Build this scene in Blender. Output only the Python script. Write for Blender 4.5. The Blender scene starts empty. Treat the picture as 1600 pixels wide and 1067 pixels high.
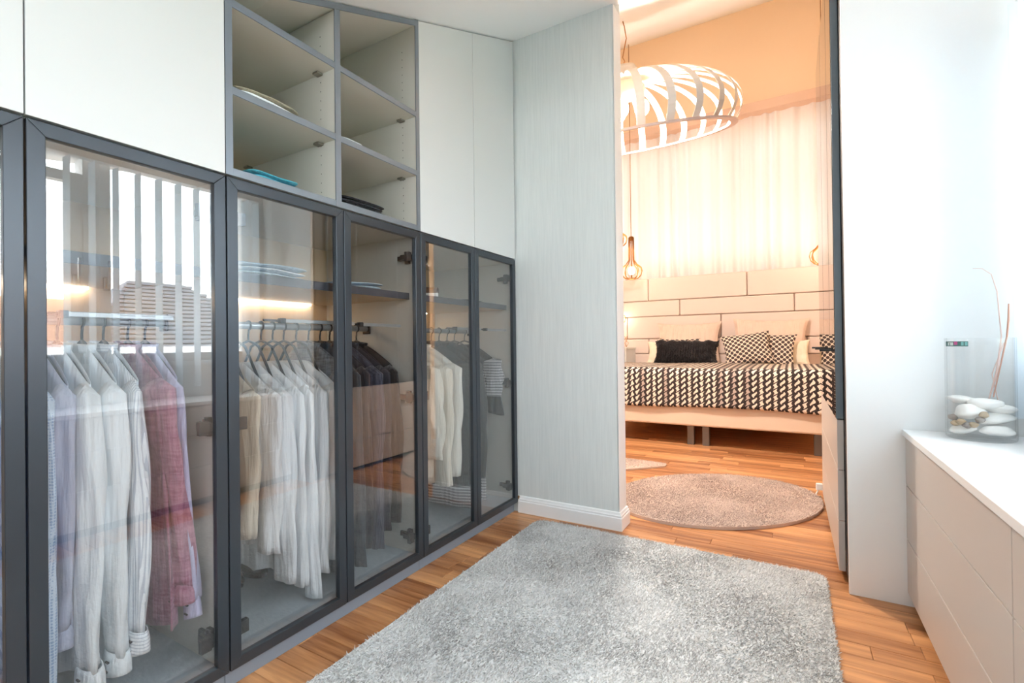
import bpy, math, random
import numpy as np
from mathutils import Vector, Matrix

random.seed(7); R = random.Random(11)
C = bpy.context.scene.collection
sc = bpy.context.scene
PI = math.pi

# ------------------------------------------------------------------ camera, sky, exposure
CAM = Vector((1.3332, 0.0, 0.9435))
cd = bpy.data.cameras.new('camera'); cam = bpy.data.objects.new('camera', cd); C.objects.link(cam)
rt, up, fw = Vector((.86456473, .50238106, -.01187871)), Vector((.01299412, .00128077, .99991475)), Vector((-.50235345, .86464538, .00542069))
cam.matrix_world = Matrix(((rt.x, up.x, -fw.x, CAM.x), (rt.y, up.y, -fw.y, CAM.y), (rt.z, up.z, -fw.z, CAM.z), (0, 0, 0, 1)))
cd.sensor_width = 36; cd.lens = 748.3 / 1600 * 36; cd.clip_start = .02; cd.clip_end = 200
sc.camera = cam

SKY, EXPOSURE = 10.5, 0.1
w = bpy.data.worlds.new('overcast_sky'); sc.world = w; w.use_nodes = True
bg = w.node_tree.nodes['Background']; bg.inputs[0].default_value = (.90, .96, 1.0, 1); bg.inputs[1].default_value = SKY
vs = sc.view_settings
vs.view_transform = 'Standard'; vs.look = 'None'; vs.gamma = 1; vs.use_curve_mapping = False; vs.exposure = EXPOSURE
sc.cycles.max_bounces = 10; sc.cycles.diffuse_bounces = 6; sc.cycles.glossy_bounces = 6
sc.cycles.transparent_max_bounces = 24; sc.cycles.transmission_bounces = 8
sc.cycles.sample_clamp_indirect = 8
sc.cycles.caustics_reflective = False; sc.cycles.caustics_refractive = False

def portal(loc, rot, sx, sy):
    l = bpy.data.lights.new('window_portal', 'AREA'); l.shape = 'RECTANGLE'; l.size = sx; l.size_y = sy
    l.cycles.is_portal = True
    o = bpy.data.objects.new('window_portal', l); o.location = loc; o.rotation_euler = rot; C.objects.link(o)
def point(loc, energy, col, r=.05, name='warm_lamp'):
    l = bpy.data.lights.new(name, 'POINT'); l.energy = energy; l.color = col; l.shadow_soft_size = r
    o = bpy.data.objects.new(name, l); o.location = loc; C.objects.link(o); return o
portal((2.24, .35, 1.35), (0, PI / 2, 0), 1.1, 3.4)
portal((.95, -1.44, 1.585), (PI / 2, 0, 0), 1.5, .53)  # portal for the added fill window in the back wall

# ------------------------------------------------------------------ materials
def lin(c):
    c = [x / 255 for x in c]
    return tuple((x / 12.92 if x <= .04045 else ((x + .055) / 1.055) ** 2.4) for x in c) + (1,)
MATS = {}
class N:
    def __init__(s, name):
        s.m = bpy.data.materials.new(name); s.m.use_nodes = True; s.t = s.m.node_tree
        s.b = s.t.nodes['Principled BSDF']; s.out = s.t.nodes['Material Output']
    def n(s, t, **k):
        x = s.t.nodes.new(t)
        for a, v in k.items(): setattr(x, a, v)
        return x
    def l(s, a, b): s.t.links.new(a, b)
    def math(s, op, a, b=None):
        x = s.n('ShaderNodeMath', operation=op)
        for i, v in enumerate((a, b)):
            if v is None: continue
            if isinstance(v, (int, float)): x.inputs[i].default_value = v
            else: s.l(v, x.inputs[i])
        return x.outputs[0]
    def mix(s, f, a, b):
        x = s.n('ShaderNodeMix', data_type='RGBA')
        for sock, v in ((x.inputs[0], f), (x.inputs[6], a), (x.inputs[7], b)):
            if isinstance(v, (int, float)): sock.default_value = v
            elif isinstance(v, tuple): sock.default_value = v
            else: s.l(v, sock)
        return x.outputs[2]
    def bump(s, h, strength=.3, dist=.002):
        b = s.n('ShaderNodeBump'); b.inputs['Strength'].default_value = strength; b.inputs['Distance'].default_value = dist
        s.l(h, b.inputs['Height']); s.l(b.outputs[0], s.b.inputs['Normal'])
    def coord(s, kind='Object', scale=(1, 1, 1)):
        tc = s.n('ShaderNodeTexCoord'); mp = s.n('ShaderNodeMapping'); mp.inputs['Scale'].default_value = scale
        s.l(tc.outputs[kind], mp.inputs[0]); return mp.outputs[0]
    def noise(s, vec, scale=5, detail=4, rough=.5):
        x = s.n('ShaderNodeTexNoise'); x.inputs['Scale'].default_value = scale; x.inputs['Detail'].default_value = detail
        x.inputs['Roughness'].default_value = rough; s.l(vec, x.inputs['Vector']); return x.outputs['Fac']

def mat(name, col, rough=.5, metal=0, bump=None, var=0, spec=.5, sheen=0, vscale=(1, 1, 1), nscale=6, emit=None):
    k = N(name); c = lin(col); k.b.inputs['Base Color'].default_value = c
    k.b.inputs['Roughness'].default_value = rough; k.b.inputs['Metallic'].default_value = metal
    k.b.inputs['Specular IOR Level'].default_value = spec
    if sheen: k.b.inputs['Sheen Weight'].default_value = sheen
    if bump or var:
        v = k.coord('Object', vscale)
        if var:
            d = tuple(x * (1 - var) for x in c[:3]) + (1,); e = tuple(min(1, x * (1 + var)) for x in c[:3]) + (1,)
            k.l(k.mix(k.noise(v, nscale), d, e), k.b.inputs['Base Color'])
        if bump: k.bump(k.noise(v, bump[0], 3), bump[1], bump[2] if len(bump) > 2 else .002)
    if emit:
        k.b.inputs['Emission Color'].default_value = lin(emit[0]); k.b.inputs['Emission Strength'].default_value = emit[1]
    MATS[name] = k.m; return k.m

def glass(name, tint, f0=.04, extra=0.0):
    k = N(name); t = k.n('ShaderNodeBsdfTransparent'); t.inputs[0].default_value = tuple(tint) + (1,)
    g = k.n('ShaderNodeBsdfGlossy'); g.inputs['Roughness'].default_value = 0.0
    geo = k.n('ShaderNodeNewGeometry'); d = k.n('ShaderNodeVectorMath', operation='DOT_PRODUCT')
    k.l(geo.outputs['Normal'], d.inputs[0]); k.l(geo.outputs['Incoming'], d.inputs[1])
    f = k.math('POWER', k.math('SUBTRACT', 1.0, k.math('ABSOLUTE', d.outputs['Value'])), 5.0)
    f = k.math('ADD', k.math('MULTIPLY', f, 1 - f0), f0)
    mx = k.n('ShaderNodeMixShader'); k.l(f, mx.inputs[0]); k.l(t.outputs[0], mx.inputs[1]); k.l(g.outputs[0], mx.inputs[2])
    k.l(mx.outputs[0], k.out.inputs[0]); return k.m

M_white = mat('white_lacquer', (212, 214, 214), .38)
M_panel = mat('white_side_panel', (238, 240, 240), .5)
M_wall = mat('wall_paint_white', (244, 245, 245), .85)
M_ceil = mat('ceiling_paint', (247, 249, 250), .9)
M_bedwall = mat('bedroom_paint', (250, 226, 196), .9)
M_trim = mat('trim_white', (250, 251, 252), .35)
M_frame = mat('anthracite_frame', (64, 70, 77), .3, .45, var=.08, vscale=(1, 1, 1), nscale=3)
M_alu = mat('grey_aluminium', (128, 137, 147), .34, .5)
M_gap = mat('dark_gap', (40, 40, 44), .6)
M_inner = mat('cream_textile_board', (206, 203, 194), .7, bump=(300, .15, .0005))
M_floorpan = mat('grey_cabinet_floor', (176, 186, 192), .55, var=.04, nscale=30)
M_plinth = mat('grey_plinth', (128, 138, 150), .5)
M_shelf = mat('dark_shelf_edge', (70, 72, 80), .5)
M_black = mat('black_plastic', (26, 26, 28), .4)
M_rail = mat('satin_rail', (178, 184, 186), .3, .6)
M_hinge = mat('dark_nickel', (80, 80, 82), .25, .85)
M_pin = mat('shelf_pin_metal', (138, 134, 124), .4, .6)
M_chrome = mat('chrome_dot', (205, 205, 205), .15, 1)
M_dresser = mat('dresser_lacquer', (204, 196, 190), .4)
M_top = mat('white_worktop', (246, 248, 250), .28)
M_glass = glass('smoked_door_glass', (.955, .96, .965), .125)
M_clear = glass('clear_glass', (.995, .997, .997), .03)
M_win = glass('window_glass', (.97, .98, .98), .03)
M_edge = mat('blue_grey_edge', (104, 118, 128), .4, .1)
M_mirror = mat('black_gloss_glass', (26, 22, 21), .0, 0)
M_mirror.node_tree.nodes['Principled BSDF'].inputs['IOR'].default_value = 1.65
M_led = mat('led_strip', (255, 225, 180), .5, emit=((255, 236, 208), 15))
M_bulb = mat('warm_bulb', (255, 230, 190), .5, emit=((255, 220, 165), 16))
M_slat = mat('blind_fabric', (240, 246, 250), .8)
k_ = M_slat.node_tree; t_ = k_.nodes.new('ShaderNodeBsdfTranslucent'); t_.inputs[0].default_value = lin((236, 244, 250)); x_ = k_.nodes.new('ShaderNodeMixShader'); x_.inputs[0].default_value = .5
k_.links.new(k_.nodes['Principled BSDF'].outputs[0], x_.inputs[1]); k_.links.new(t_.outputs[0], x_.inputs[2]); k_.links.new(x_.outputs[0], k_.nodes['Material Output'].inputs[0])
M_brass = mat('bronze_wire', (176, 120, 66), .3, .9)

def wood(name, a, b, grain=(3, 40, 40), rough=.42, rand=False, amp=.5):
    k = N(name); v = k.coord('Object', grain); 
    col = lin(a), lin(b)
    if rand:
        oi = k.n('ShaderNodeObjectInfo'); cm = k.n('ShaderNodeCombineXYZ'); r = oi.outputs['Random']
        k.l(k.math('MULTIPLY', r, 37.0), cm.inputs[0]); k.l(k.math('MULTIPLY', r, 91.0), cm.inputs[1]); 
        ad = k.n('ShaderNodeVectorMath', operation='ADD'); k.l(v, ad.inputs[0]); k.l(cm.outputs[0], ad.inputs[1]); v = ad.outputs[0]
    nz = k.noise(v, 1.0, 6, .62)
    f = nz
    if rand:
        f = k.math('ADD', k.math('MULTIPLY', k.math('SUBTRACT', nz, .5), amp * 2.2), k.math('ADD', k.math('MULTIPLY', r, .55), .2))
    rp = k.n('ShaderNodeValToRGB'); rp.color_ramp.elements[0].position = .1; rp.color_ramp.elements[1].position = .9
    rp.color_ramp.elements[0].color = col[0]; rp.color_ramp.elements[1].color = col[1]
    k.l(f, rp.inputs[0]); k.l(rp.outputs[0], k.b.inputs['Base Color'])
    k.b.inputs['Roughness'].default_value = rough
    k.bump(nz, .06, .001); return k.m
M_plank = wood('oiled_parquet', (132, 78, 42), (224, 164, 112), (2.0, 30, 10), .36, True, .75)
M_oak = wood('oak_back_board', (218, 190, 152), (236, 214, 182), (40, 40, 2), .5)

def wallpaper():
    k = N('textured_wallpaper'); v = k.coord('Object', (120, 120, 5)); nz = k.noise(v, 1.0, 4, .6)
    k.l(k.mix(nz, lin((214, 220, 220)), lin((236, 240, 239))), k.b.inputs['Base Color']); k.b.inputs['Roughness'].default_value = .75
    k.bump(nz, .5, .0015); return k.m
M_paper = wallpaper()

def cloth(name, a, b=None, pattern=None, scale=60, rough=.85, sheen=.15, wr=1.0):
    k = N(name); ca = lin(a); k.b.inputs['Roughness'].default_value = rough; k.b.inputs['Sheen Weight'].default_value = sheen
    v = k.coord('Object'); cb = lin(b) if b else tuple(x * .9 for x in ca[:3]) + (1,)
    if pattern == 'stripe':
        s = k.n('ShaderNodeSeparateXYZ'); k.l(v, s.inputs[0])
        f = k.math('GREATER_THAN', k.math('FRACT', k.math('MULTIPLY', s.outputs[0], scale)), .6)
        k.l(k.mix(f, ca, cb), k.b.inputs['Base Color'])
    elif pattern == 'hstripe':
        s = k.n('ShaderNodeSeparateXYZ'); k.l(v, s.inputs[0])
        f = k.math('GREATER_THAN', k.math('FRACT', k.math('MULTIPLY', s.outputs[2], scale)), .7)
        k.l(k.mix(f, ca, cb), k.b.inputs['Base Color'])
    elif pattern == 'dots':
        vo = k.n('ShaderNodeTexVoronoi'); vo.inputs['Scale'].default_value = scale; vo.inputs['Randomness'].default_value = .15; k.l(v, vo.inputs['Vector'])
        f = k.math('LESS_THAN', vo.outputs['Distance'], .42); k.l(k.mix(f, ca, cb), k.b.inputs['Base Color'])
    elif pattern == 'heather':
        vx = k.coord('Object', (18, 18, 140)); vz = k.coord('Object', (160, 160, 14))
        f = k.math('MULTIPLY', k.math('ADD', k.noise(vx, 1, 3), k.noise(vz, 1, 3)), .5)
        rp = k.n('ShaderNodeValToRGB'); rp.color_ramp.elements[0].position = .4; rp.color_ramp.elements[1].position = .6
        rp.color_ramp.elements[0].color = ca; rp.color_ramp.elements[1].color = cb; k.l(f, rp.inputs[0]); k.l(rp.outputs[0], k.b.inputs['Base Color'])
    elif pattern == 'ethnic':
        s = k.n('ShaderNodeSeparateXYZ'); k.l(v, s.inputs[0])
        z = k.math('MULTIPLY', s.outputs[2], 66.0); fz = k.math('FRACT', z)
        xx = k.math('ADD', k.math('MULTIPLY', s.outputs[0], 120.0), k.math('MULTIPLY', s.outputs[1], 120.0))
        zig = k.math('ABSOLUTE', k.math('SUBTRACT', k.math('FRACT', xx), .5))
        f = k.math('GREATER_THAN', k.math('ADD', zig, k.math('MULTIPLY', fz, .5)), .48); k.l(k.mix(f, ca, cb), k.b.inputs['Base Color'])
    elif pattern == 'pinstripe':
        s = k.n('ShaderNodeSeparateXYZ'); k.l(v, s.inputs[0])
        f = k.math('GREATER_THAN', k.math('FRACT', k.math('MULTIPLY', s.outputs[0], scale)), .88); k.l(k.mix(f, ca, cb), k.b.inputs['Base Color'])
    else:
        k.l(k.mix(k.noise(v, 12), ca, cb), k.b.inputs['Base Color'])
    k.bump(k.math('ADD', k.math('MULTIPLY', k.noise(k.coord('Object', (16, 16, 2.2)), 2.4, 3), 1.0), k.math('MULTIPLY', k.noise(v, 400, 2), .04)), .6 * wr, .022)
    return k.m

# ------------------------------------------------------------------ mesh helpers
def wl(p):
    v = Vector((0, 0, 0))
    while p is not None: v = v + Vector(p.location); p = p.parent
    return v
class MB:
    def __init__(s): s.v = []; s.f = []; s.mi = []; s.cur = 0
    def add(s, vs, fs):
        o = len(s.v); s.v += [tuple(x) for x in vs]; s.f += [tuple(i + o for i in f) for f in fs]; s.mi += [s.cur] * len(fs); return s
    def box(s, x0, x1, y0, y1, z0, z1):
        x0, x1 = min(x0, x1), max(x0, x1)
        v = [(x, y, z) for z in (z0, z1) for y in (y0, y1) for x in (x0, x1)]
        return s.add(v, [(0, 2, 3, 1), (4, 5, 7, 6), (0, 1, 5, 4), (2, 6, 7, 3), (0, 4, 6, 2), (1, 3, 7, 5)])
    def prism(s, yz, x0, x1):
        n = len(yz); v = [(x0, y, z) for y, z in yz] + [(x1, y, z) for y, z in yz]
        return s.add(v, [tuple(range(n))[::-1], tuple(range(n, 2 * n))] + [(i, (i + 1) % n, n + (i + 1) % n, n + i) for i in range(n)])
    def extr(s, pts, a, b, axis):     # profile pts in the two other axes
        n = len(pts)
        def P(p, q): return (p[0], q, p[1]) if axis == 'y' else (q, p[0], p[1]) if axis == 'x' else (p[0], p[1], q)
        v = [P(p, a) for p in pts] + [P(p, b) for p in pts]
        return s.add(v, [tuple(range(n))[::-1], tuple(range(n, 2 * n))] + [(i, (i + 1) % n, n + (i + 1) % n, n + i) for i in range(n)])
    def tube(s, pts, r, n=8, cap=True, ry=None):
        pts = [Vector(p) for p in pts]; m = len(pts); rr = r if isinstance(r, (list, tuple)) else [r] * m
        vs = []; prev = None
        for i, p in enumerate(pts):
            t = (pts[min(i + 1, m - 1)] - pts[max(i - 1, 0)]).normalized()
            if prev is None:
                a = Vector((0, 0, 1)) if abs(t.z) < .9 else Vector((1, 0, 0)); nx = t.cross(a).normalized()
            else:
                nx = (prev - t * prev.dot(t)).normalized()
            prev = nx; ny = t.cross(nx)
            for k in range(n):
                an = 2 * PI * k / n; vs.append(p + (nx * math.cos(an) + ny * math.sin(an)) * rr[i])
        fs = [(i * n + k, i * n + (k + 1) % n, (i + 1) * n + (k + 1) % n, (i + 1) * n + k) for i in range(m - 1) for k in range(n)]
        if cap: fs += [tuple(range(n))[::-1], tuple((m - 1) * n + k for k in range(n))]
        return s.add(vs, fs)
    def lathe(s, prof, c=(0, 0, 0), n=32):
        m = len(prof); vs = [(c[0] + r * math.cos(2 * PI * k / n), c[1] + r * math.sin(2 * PI * k / n), c[2] + z) for r, z in prof for k in range(n)]
        return s.add(vs, [(i * n + k, i * n + (k + 1) % n, (i + 1) * n + (k + 1) % n, (i + 1) * n + k) for i in range(m - 1) for k in range(n)])
    def grid(s, fn, nu, nv, wrap=False):
        vs = [fn(i / nu, j / nv) for j in range(nv + 1) for i in range(nu + (0 if wrap else 1))]
        w_ = nu if wrap else nu + 1
        return s.add(vs, [(j * w_ + i, j * w_ + (i + 1) % w_, (j + 1) * w_ + (i + 1) % w_, (j + 1) * w_ + i) for j in range(nv) for i in range(nu)])
    def ball(s, c, rx, ry, rz, nu=14, nv=8, fn=None):
        def P(u, v):
            a = 2 * PI * u; b = PI * (v - .5); d = Vector((math.cos(a) * math.cos(b), math.sin(a) * math.cos(b), math.sin(b)))
            k = fn(d) if fn else 1
            return (c[0] + d.x * rx * k, c[1] + d.y * ry * k, c[2] + d.z * rz * k)
        return s.grid(P, nu, nv, True)
    def build(s, name, m=None, parent=None, smooth=False, bevel=0, uv=None, solid=0):
        off = wl(parent) if parent is not None else Vector((0, 0, 0))
        me = bpy.data.meshes.new(name); me.from_pydata([(x - off.x, y - off.y, z - off.z) for x, y, z in s.v], [], s.f); me.update()
        ms = m if isinstance(m, (list, tuple)) else [m]
        for q in ms:
            if q: me.materials.append(q)
        if len(ms) > 1: me.polygons.foreach_set('material_index', s.mi)
        if smooth: me.polygons.foreach_set('use_smooth', [True] * len(me.polygons))
        if uv:
            l = me.uv_layers.new(name='UVMap')
            for lp in me.loops: l.data[lp.index].uv = uv[lp.vertex_index]
        o = bpy.data.objects.new(name, me); C.objects.link(o)
        if parent is not None: o.parent = parent
        if bevel:
            b = o.modifiers.new('edge', 'BEVEL'); b.width = bevel; b.segments = 2; b.limit_method = 'ANGLE'; b.angle_limit = .6
        if solid:
            b = o.modifiers.new('thick', 'SOLIDIFY'); b.thickness = solid; b.offset = 0
        return o
def tag(o, label, cat, group=None):
    o['label'] = label; o['category'] = cat
    if group: o['group'] = group
    return o
def thing(name, label, cat, loc, group=None):
    o = bpy.data.objects.new(name, None); o.empty_display_size = .05; C.objects.link(o); o.location = loc
    return tag(o, label, cat, group)
def struct(o): o['kind'] = 'structure'; return o
def copy_tree(o, parent=None):
    c = o.copy(); C.objects.link(c); c.parent = parent
    for ch in list(o.children): copy_tree(ch, c)
    return c
def bx(name, m, parent, *a, bevel=.0012): return MB().box(*a).build(name, m, parent, bevel=bevel)

# ------------------------------------------------------------------ room shell
def zc(y): return 2.034 if y < .9 else 2.662 + .431 * (y - 2.357)
def zb(y): return 2.661 + .568 * (y - 2.355)
YS, YW = 2.355, -1.3
# floor: slab and planks
fl = struct(MB().box(-2.7, 2.3, -1.4, 6.9, -.06, -.012).build('floor', mat('subfloor', (120, 84, 56), .8)))
PW = .0715
def plank_mesh(L):
    b = MB(); g = .0006; e = .0012; h = PW / 2 - g; l = L / 2 - g
    v = [(-l, -h, -.012), (l, -h, -.012), (l, h, -.012), (-l, h, -.012), (-l, -h, -e), (l, -h, -e), (l, h, -e), (-l, h, -e), (-l + e, -h + e, 0), (l - e, -h + e, 0), (l - e, h - e, 0), (-l + e, h - e, 0)]
    f = [(0, 1, 5, 4), (1, 2, 6, 5), (2, 3, 7, 6), (3, 0, 4, 7), (4, 5, 9, 8), (5, 6, 10, 9), (6, 7, 11, 10), (7, 4, 8, 11), (8, 9, 10, 11)]
    return v, f
LENS = (.42, .56, .7, .88)
pm = {}
for L in LENS:
    v, f = plank_mesh(L); me = bpy.data.meshes.new('plank'); me.from_pydata(v, [], f); me.materials.append(M_plank); pm[L] = me
rest = MB(); npl = 0
for r in range(int((6.85 + 1.35) / PW)):
    y = -1.32 + (r + .5) * PW; x = -2.68 + R.random() * .4 - .4
    while x < 2.25:
        L = R.choice(LENS); cx = x + L / 2; x += L
        lo = -.02 if y < 2.45 else 1.3332 - .31 * y - .15
        hi = 1.72 if y < 2.2 else 1.52
        if .72 < y < 4.75 and x > lo and cx - L / 2 < hi and npl < 298:
            o = bpy.data.objects.new('plank', pm[L]); o.location = (cx, y, 0); o.parent = fl; C.objects.link(o); npl += 1
        else:
            v, f = plank_mesh(L); rest.add([(a + cx, b + y, c) for a, b, c in v], f)
o = rest.build('plank', M_plank, fl); o['kind'] = 'stuff'

# ceilings
struct(MB().prism([(YW - .1, 2.034), (.9, 2.034), (YS + .05, zc(YS) + .0215), (YS + .05, 2.9), (YW - .1, 2.9)], -.7, 2.3).build('ceiling', M_ceil))
struct(MB().prism([(YS + .05, zb(YS + .05)), (6.9, zb(6.9)), (6.9, 5.5), (YS + .05, 3.3)], -2.75, 2.3).build('ceiling', M_ceil))
# walls
struct(MB().box(-.72, -.6, YW - .1, YS, 0, 2.9).build('wall_left', M_wall))
b = MB(); WX0, WX1 = 2.05, 2.25
for a in ((YW - .1, -1.0, 0, 2.7), (2.08, 2.3, 0, 2.7), (-1.0, 2.08, 0, .86)): b.box(WX0, WX1, *a)
b.prism([(-1.0, 2.0), (.9, 2.0), (1.6, 2.08), (2.08, 2.08), (2.08, 2.75), (-1.0, 2.75)], WX0, WX1)
struct(b.build('wall_right', M_wall))
b = MB()
for a in ((-.7, .2, 0, 2.9), (1.7, 2.1, 0, 2.9)): b.box(a[0], a[1], YW - .15, YW, a[2], a[3])
b.box(.2, 1.7, YW - .15, YW, 0, 1.32); b.box(.2, 1.7, YW - .15, YW, 1.85, 2.9)
struct(b.build('wall_back', M_wall))
struct(MB().extr([(-2.7, YS), (.577, YS), (.577, YS + .112), (-2.7, YS + .112)], 0, 2.75, 'z').build('wall_partition', M_paper))
b = MB()
for a in ((-2.7, -1.7, 0, 5.6), (1.95, 2.3, 0, 5.6), (-1.7, 1.95, 0, 2.0), (-1.7, 1.95, 3.6, 5.6)): b.box(a[0], a[1], 6.75, 6.9, a[2], a[3])
struct(b.build('wall_bedroom_back', M_bedwall))
b = MB()
for x in (-1.7, -.5, .7, 1.89): b.box(x, x + .06, 6.8, 6.86, 2.0, 3.6)
for z in (2.0, 3.54): b.box(-1.64, 1.89, 6.8, 6.86, z, z + .06)
o = struct(b.build('window_6', M_trim)); MB().box(-1.64, 1.89, 6.828, 6.834, 2.06, 3.54).build('pane', M_win, o)
struct(MB().box(-2.75, -2.6, YS + .1, 6.9, 0, 5.6).build('wall_bedroom_left', M_bedwall))
struct(MB().box(2.15, 2.3, 2.18, 6.9, 0, 5.6).build('wall_bedroom_right', M_bedwall))
# white end of the partition
struct(MB().box(.575, .580, YS, YS + .112, 0, 2.66).build('trim_1', M_trim))
# baseboard with a stepped profile, mitred round the partition's end
prof = [(0, 0), (.015, 0), (.015, .062), (.012, .066), (.012, .074), (.009, .078), (.006, .088), (0, .092)]
b = MB(); n = len(prof)
cols = []
for (d, z) in prof: cols.append([(0.0, YS - d, z), (.58 + d, YS - d, z), (.58 + d, YS + .112 + d, z), (-.6, YS + .112 + d, z)])
vs_ = [c[k] for k in range(4) for c in cols]
b.add(vs_, [(k * n + i, k * n + i + 1, (k + 1) * n + i + 1, (k + 1) * n + i) for k in range(3) for i in range(n - 1)] + [tuple(range(n))])
struct(b.build('baseboard_partition', M_trim))

# windows on the right wall: three casements, frames with handles and panes
def casement(i, y0, y1, z0, z1, handle=None):
    wn = MB(); x0, x1 = 2.09, 2.15; fwid = .055
    wn.box(x0, x1, y0, y0 + fwid, z0, z1).box(x0, x1, y1 - fwid, y1, z0, z1).box(x0, x1, y0 + fwid, y1 - fwid, z0, z0 + fwid).box(x0, x1, y0 + fwid, y1 - fwid, z1 - fwid, z1)
    o = struct(wn.build('window_%d' % i, M_trim, bevel=.004))
    MB().box(2.115, 2.121, y0 + fwid, y1 - fwid, z0 + fwid, z1 - fwid).build('pane', M_win, o)
    if handle:
        h = MB().box(x0 - .012, x0, handle - .014, handle + .014, 1.28, 1.36); h.tube([(x0 - .01, handle, 1.32), (x0 - .045, handle, 1.32), (x0 - .047, handle, 1.40), (x0 - .047, handle, 1.45)], .008, 8)
        h.build('handle', M_chrome, o, smooth=True)
    return o
casement(1, -.96, .06, .86, 1.93)
casement(2, .06, 1.12, .86, 1.93, 1.09)
casement(3, 1.195, 2.08, .86, 2.08, 1.225)
struct(MB().box(2.09, 2.2, 1.12, 1.195, .86, 2.05).build('window_4', M_trim, bevel=.003))
struct(MB().box(2.03, 2.09, -1.0, 2.08, .835, .86).build('trim_2', M_trim, bevel=.003))
o = MB(); o.box(.2, 1.7, YW - .1, YW - .04, 1.32, 1.37).box(.2, 1.7, YW - .1, YW - .04, 1.79, 1.85).box(.2, .26, YW - .1, YW - .04, 1.37, 1.79).box(1.64, 1.7, YW - .1, YW - .04, 1.37, 1.79)
o = struct(o.build('window_5', M_trim)); MB().box(.26, 1.64, YW - .075, YW - .069, 1.37, 1.79).build('pane', M_win, o)  # unseen window, added behind the camera to light partition and room

# vertical blind
vb = thing('vertical_blind', 'white vertical blind with open slats hanging before the window above the dresser', 'blind', (1.975, .6, 2.0))
MB().box(1.95, 2.0, -.95, 2.07, 1.985, 2.02).build('head_rail', M_trim, vb, bevel=.003)
ys = [.908 + .1078 * k for k in range(-17, 11)] + [2.062]
sm = None
for y in ys:
    if sm is None:
        def sl(u, v): return ((u - .5) * .089, .004 * math.cos((u - .5) * PI), -1.285 * v)
        t = MB().grid(sl, 4, 1); sm = bpy.data.meshes.new('slat'); sm.from_pydata(t.v, [], t.f); sm.materials.append(M_slat)
    o = bpy.data.objects.new('slat', sm); o.parent = vb; o.location = (0, y - .6, -.02); o.rotation_euler = (0, 0, R.uniform(-.06, .06)); C.objects.link(o)
    md = o.modifiers.new('thick', 'SOLIDIFY'); md.thickness = .0008

# ------------------------------------------------------------------ wardrobe
Y0, DW = -.0569, .4
YB = [Y0 + DW * k for k in range(7)]           # -.057 .343 .743 1.143 1.543 1.943 2.343
ZD0, ZD1 = .0562, 1.4151
GP = .0018
def door(unit, ya, yb, hinge):
    a, b_, x0, x1, fwd = ya + GP, yb - GP, -.021, 0.0, .03
    def q(y, z, x): return (x, y, z)
    m = MB(); o4 = [(a, ZD0), (b_, ZD0), (b_, ZD1), (a, ZD1)]; i4 = [(a + fwd, ZD0 + fwd), (b_ - fwd, ZD0 + fwd), (b_ - fwd, ZD1 - fwd), (a + fwd, ZD1 - fwd)]
    for k in range(4):        # four mitred lengths with a chamfered inner lip
        l = (k + 1) % 4
        P = [q(*o4[k], x1), q(*o4[l], x1), q(*i4[l], x1), q(*i4[k], x1), q(*o4[k], x0), q(*o4[l], x0), q(*i4[l], x0), q(*i4[k], x0)]
        m.add(P, [(0, 1, 2, 3), (7, 6, 5, 4), (0, 4, 5, 1), (1, 5, 6, 2), (2, 6, 7, 3), (3, 7, 4, 0)])
    d = m.build('door', M_frame, unit, bevel=.0014)
    MB().box(-.012, -.008, a + fwd - .004, b_ - fwd + .004, ZD0 + fwd - .004, ZD1 - fwd + .004).build('pane', M_glass, d)
    s = 1 if hinge == 'b' else -1; yp = (yb - .0195) if s > 0 else (ya + .0195)
    for z in (.15, .727, 1.31):
        h = MB()
        h.box(-.105, -.03, min(yp, yp - s * .010), max(yp, yp - s * .010), z - .010, z + .010)
        h.box(-.062, -.04, min(yp, yp - s * .012), max(yp, yp - s * .012), z - .026, z + .026)
        h.box(-.075, -.022, min(yp - s * .008, yp - s * .026), max(yp - s * .008, yp - s * .026), z - .011, z + .011)
        h.box(-.034, -.018, min(yp - s * .018, yp - s * .045), max(yp - s * .018, yp - s * .045), z - .018, z + .018)
        h.tube([(-.05, yp - s * .012, z + .018), (-.05, yp - s * .02, z + .018)], .005, 8)
        h.build('hinge', M_hinge, d, bevel=.0012)
    return d
XB = -.567
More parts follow.
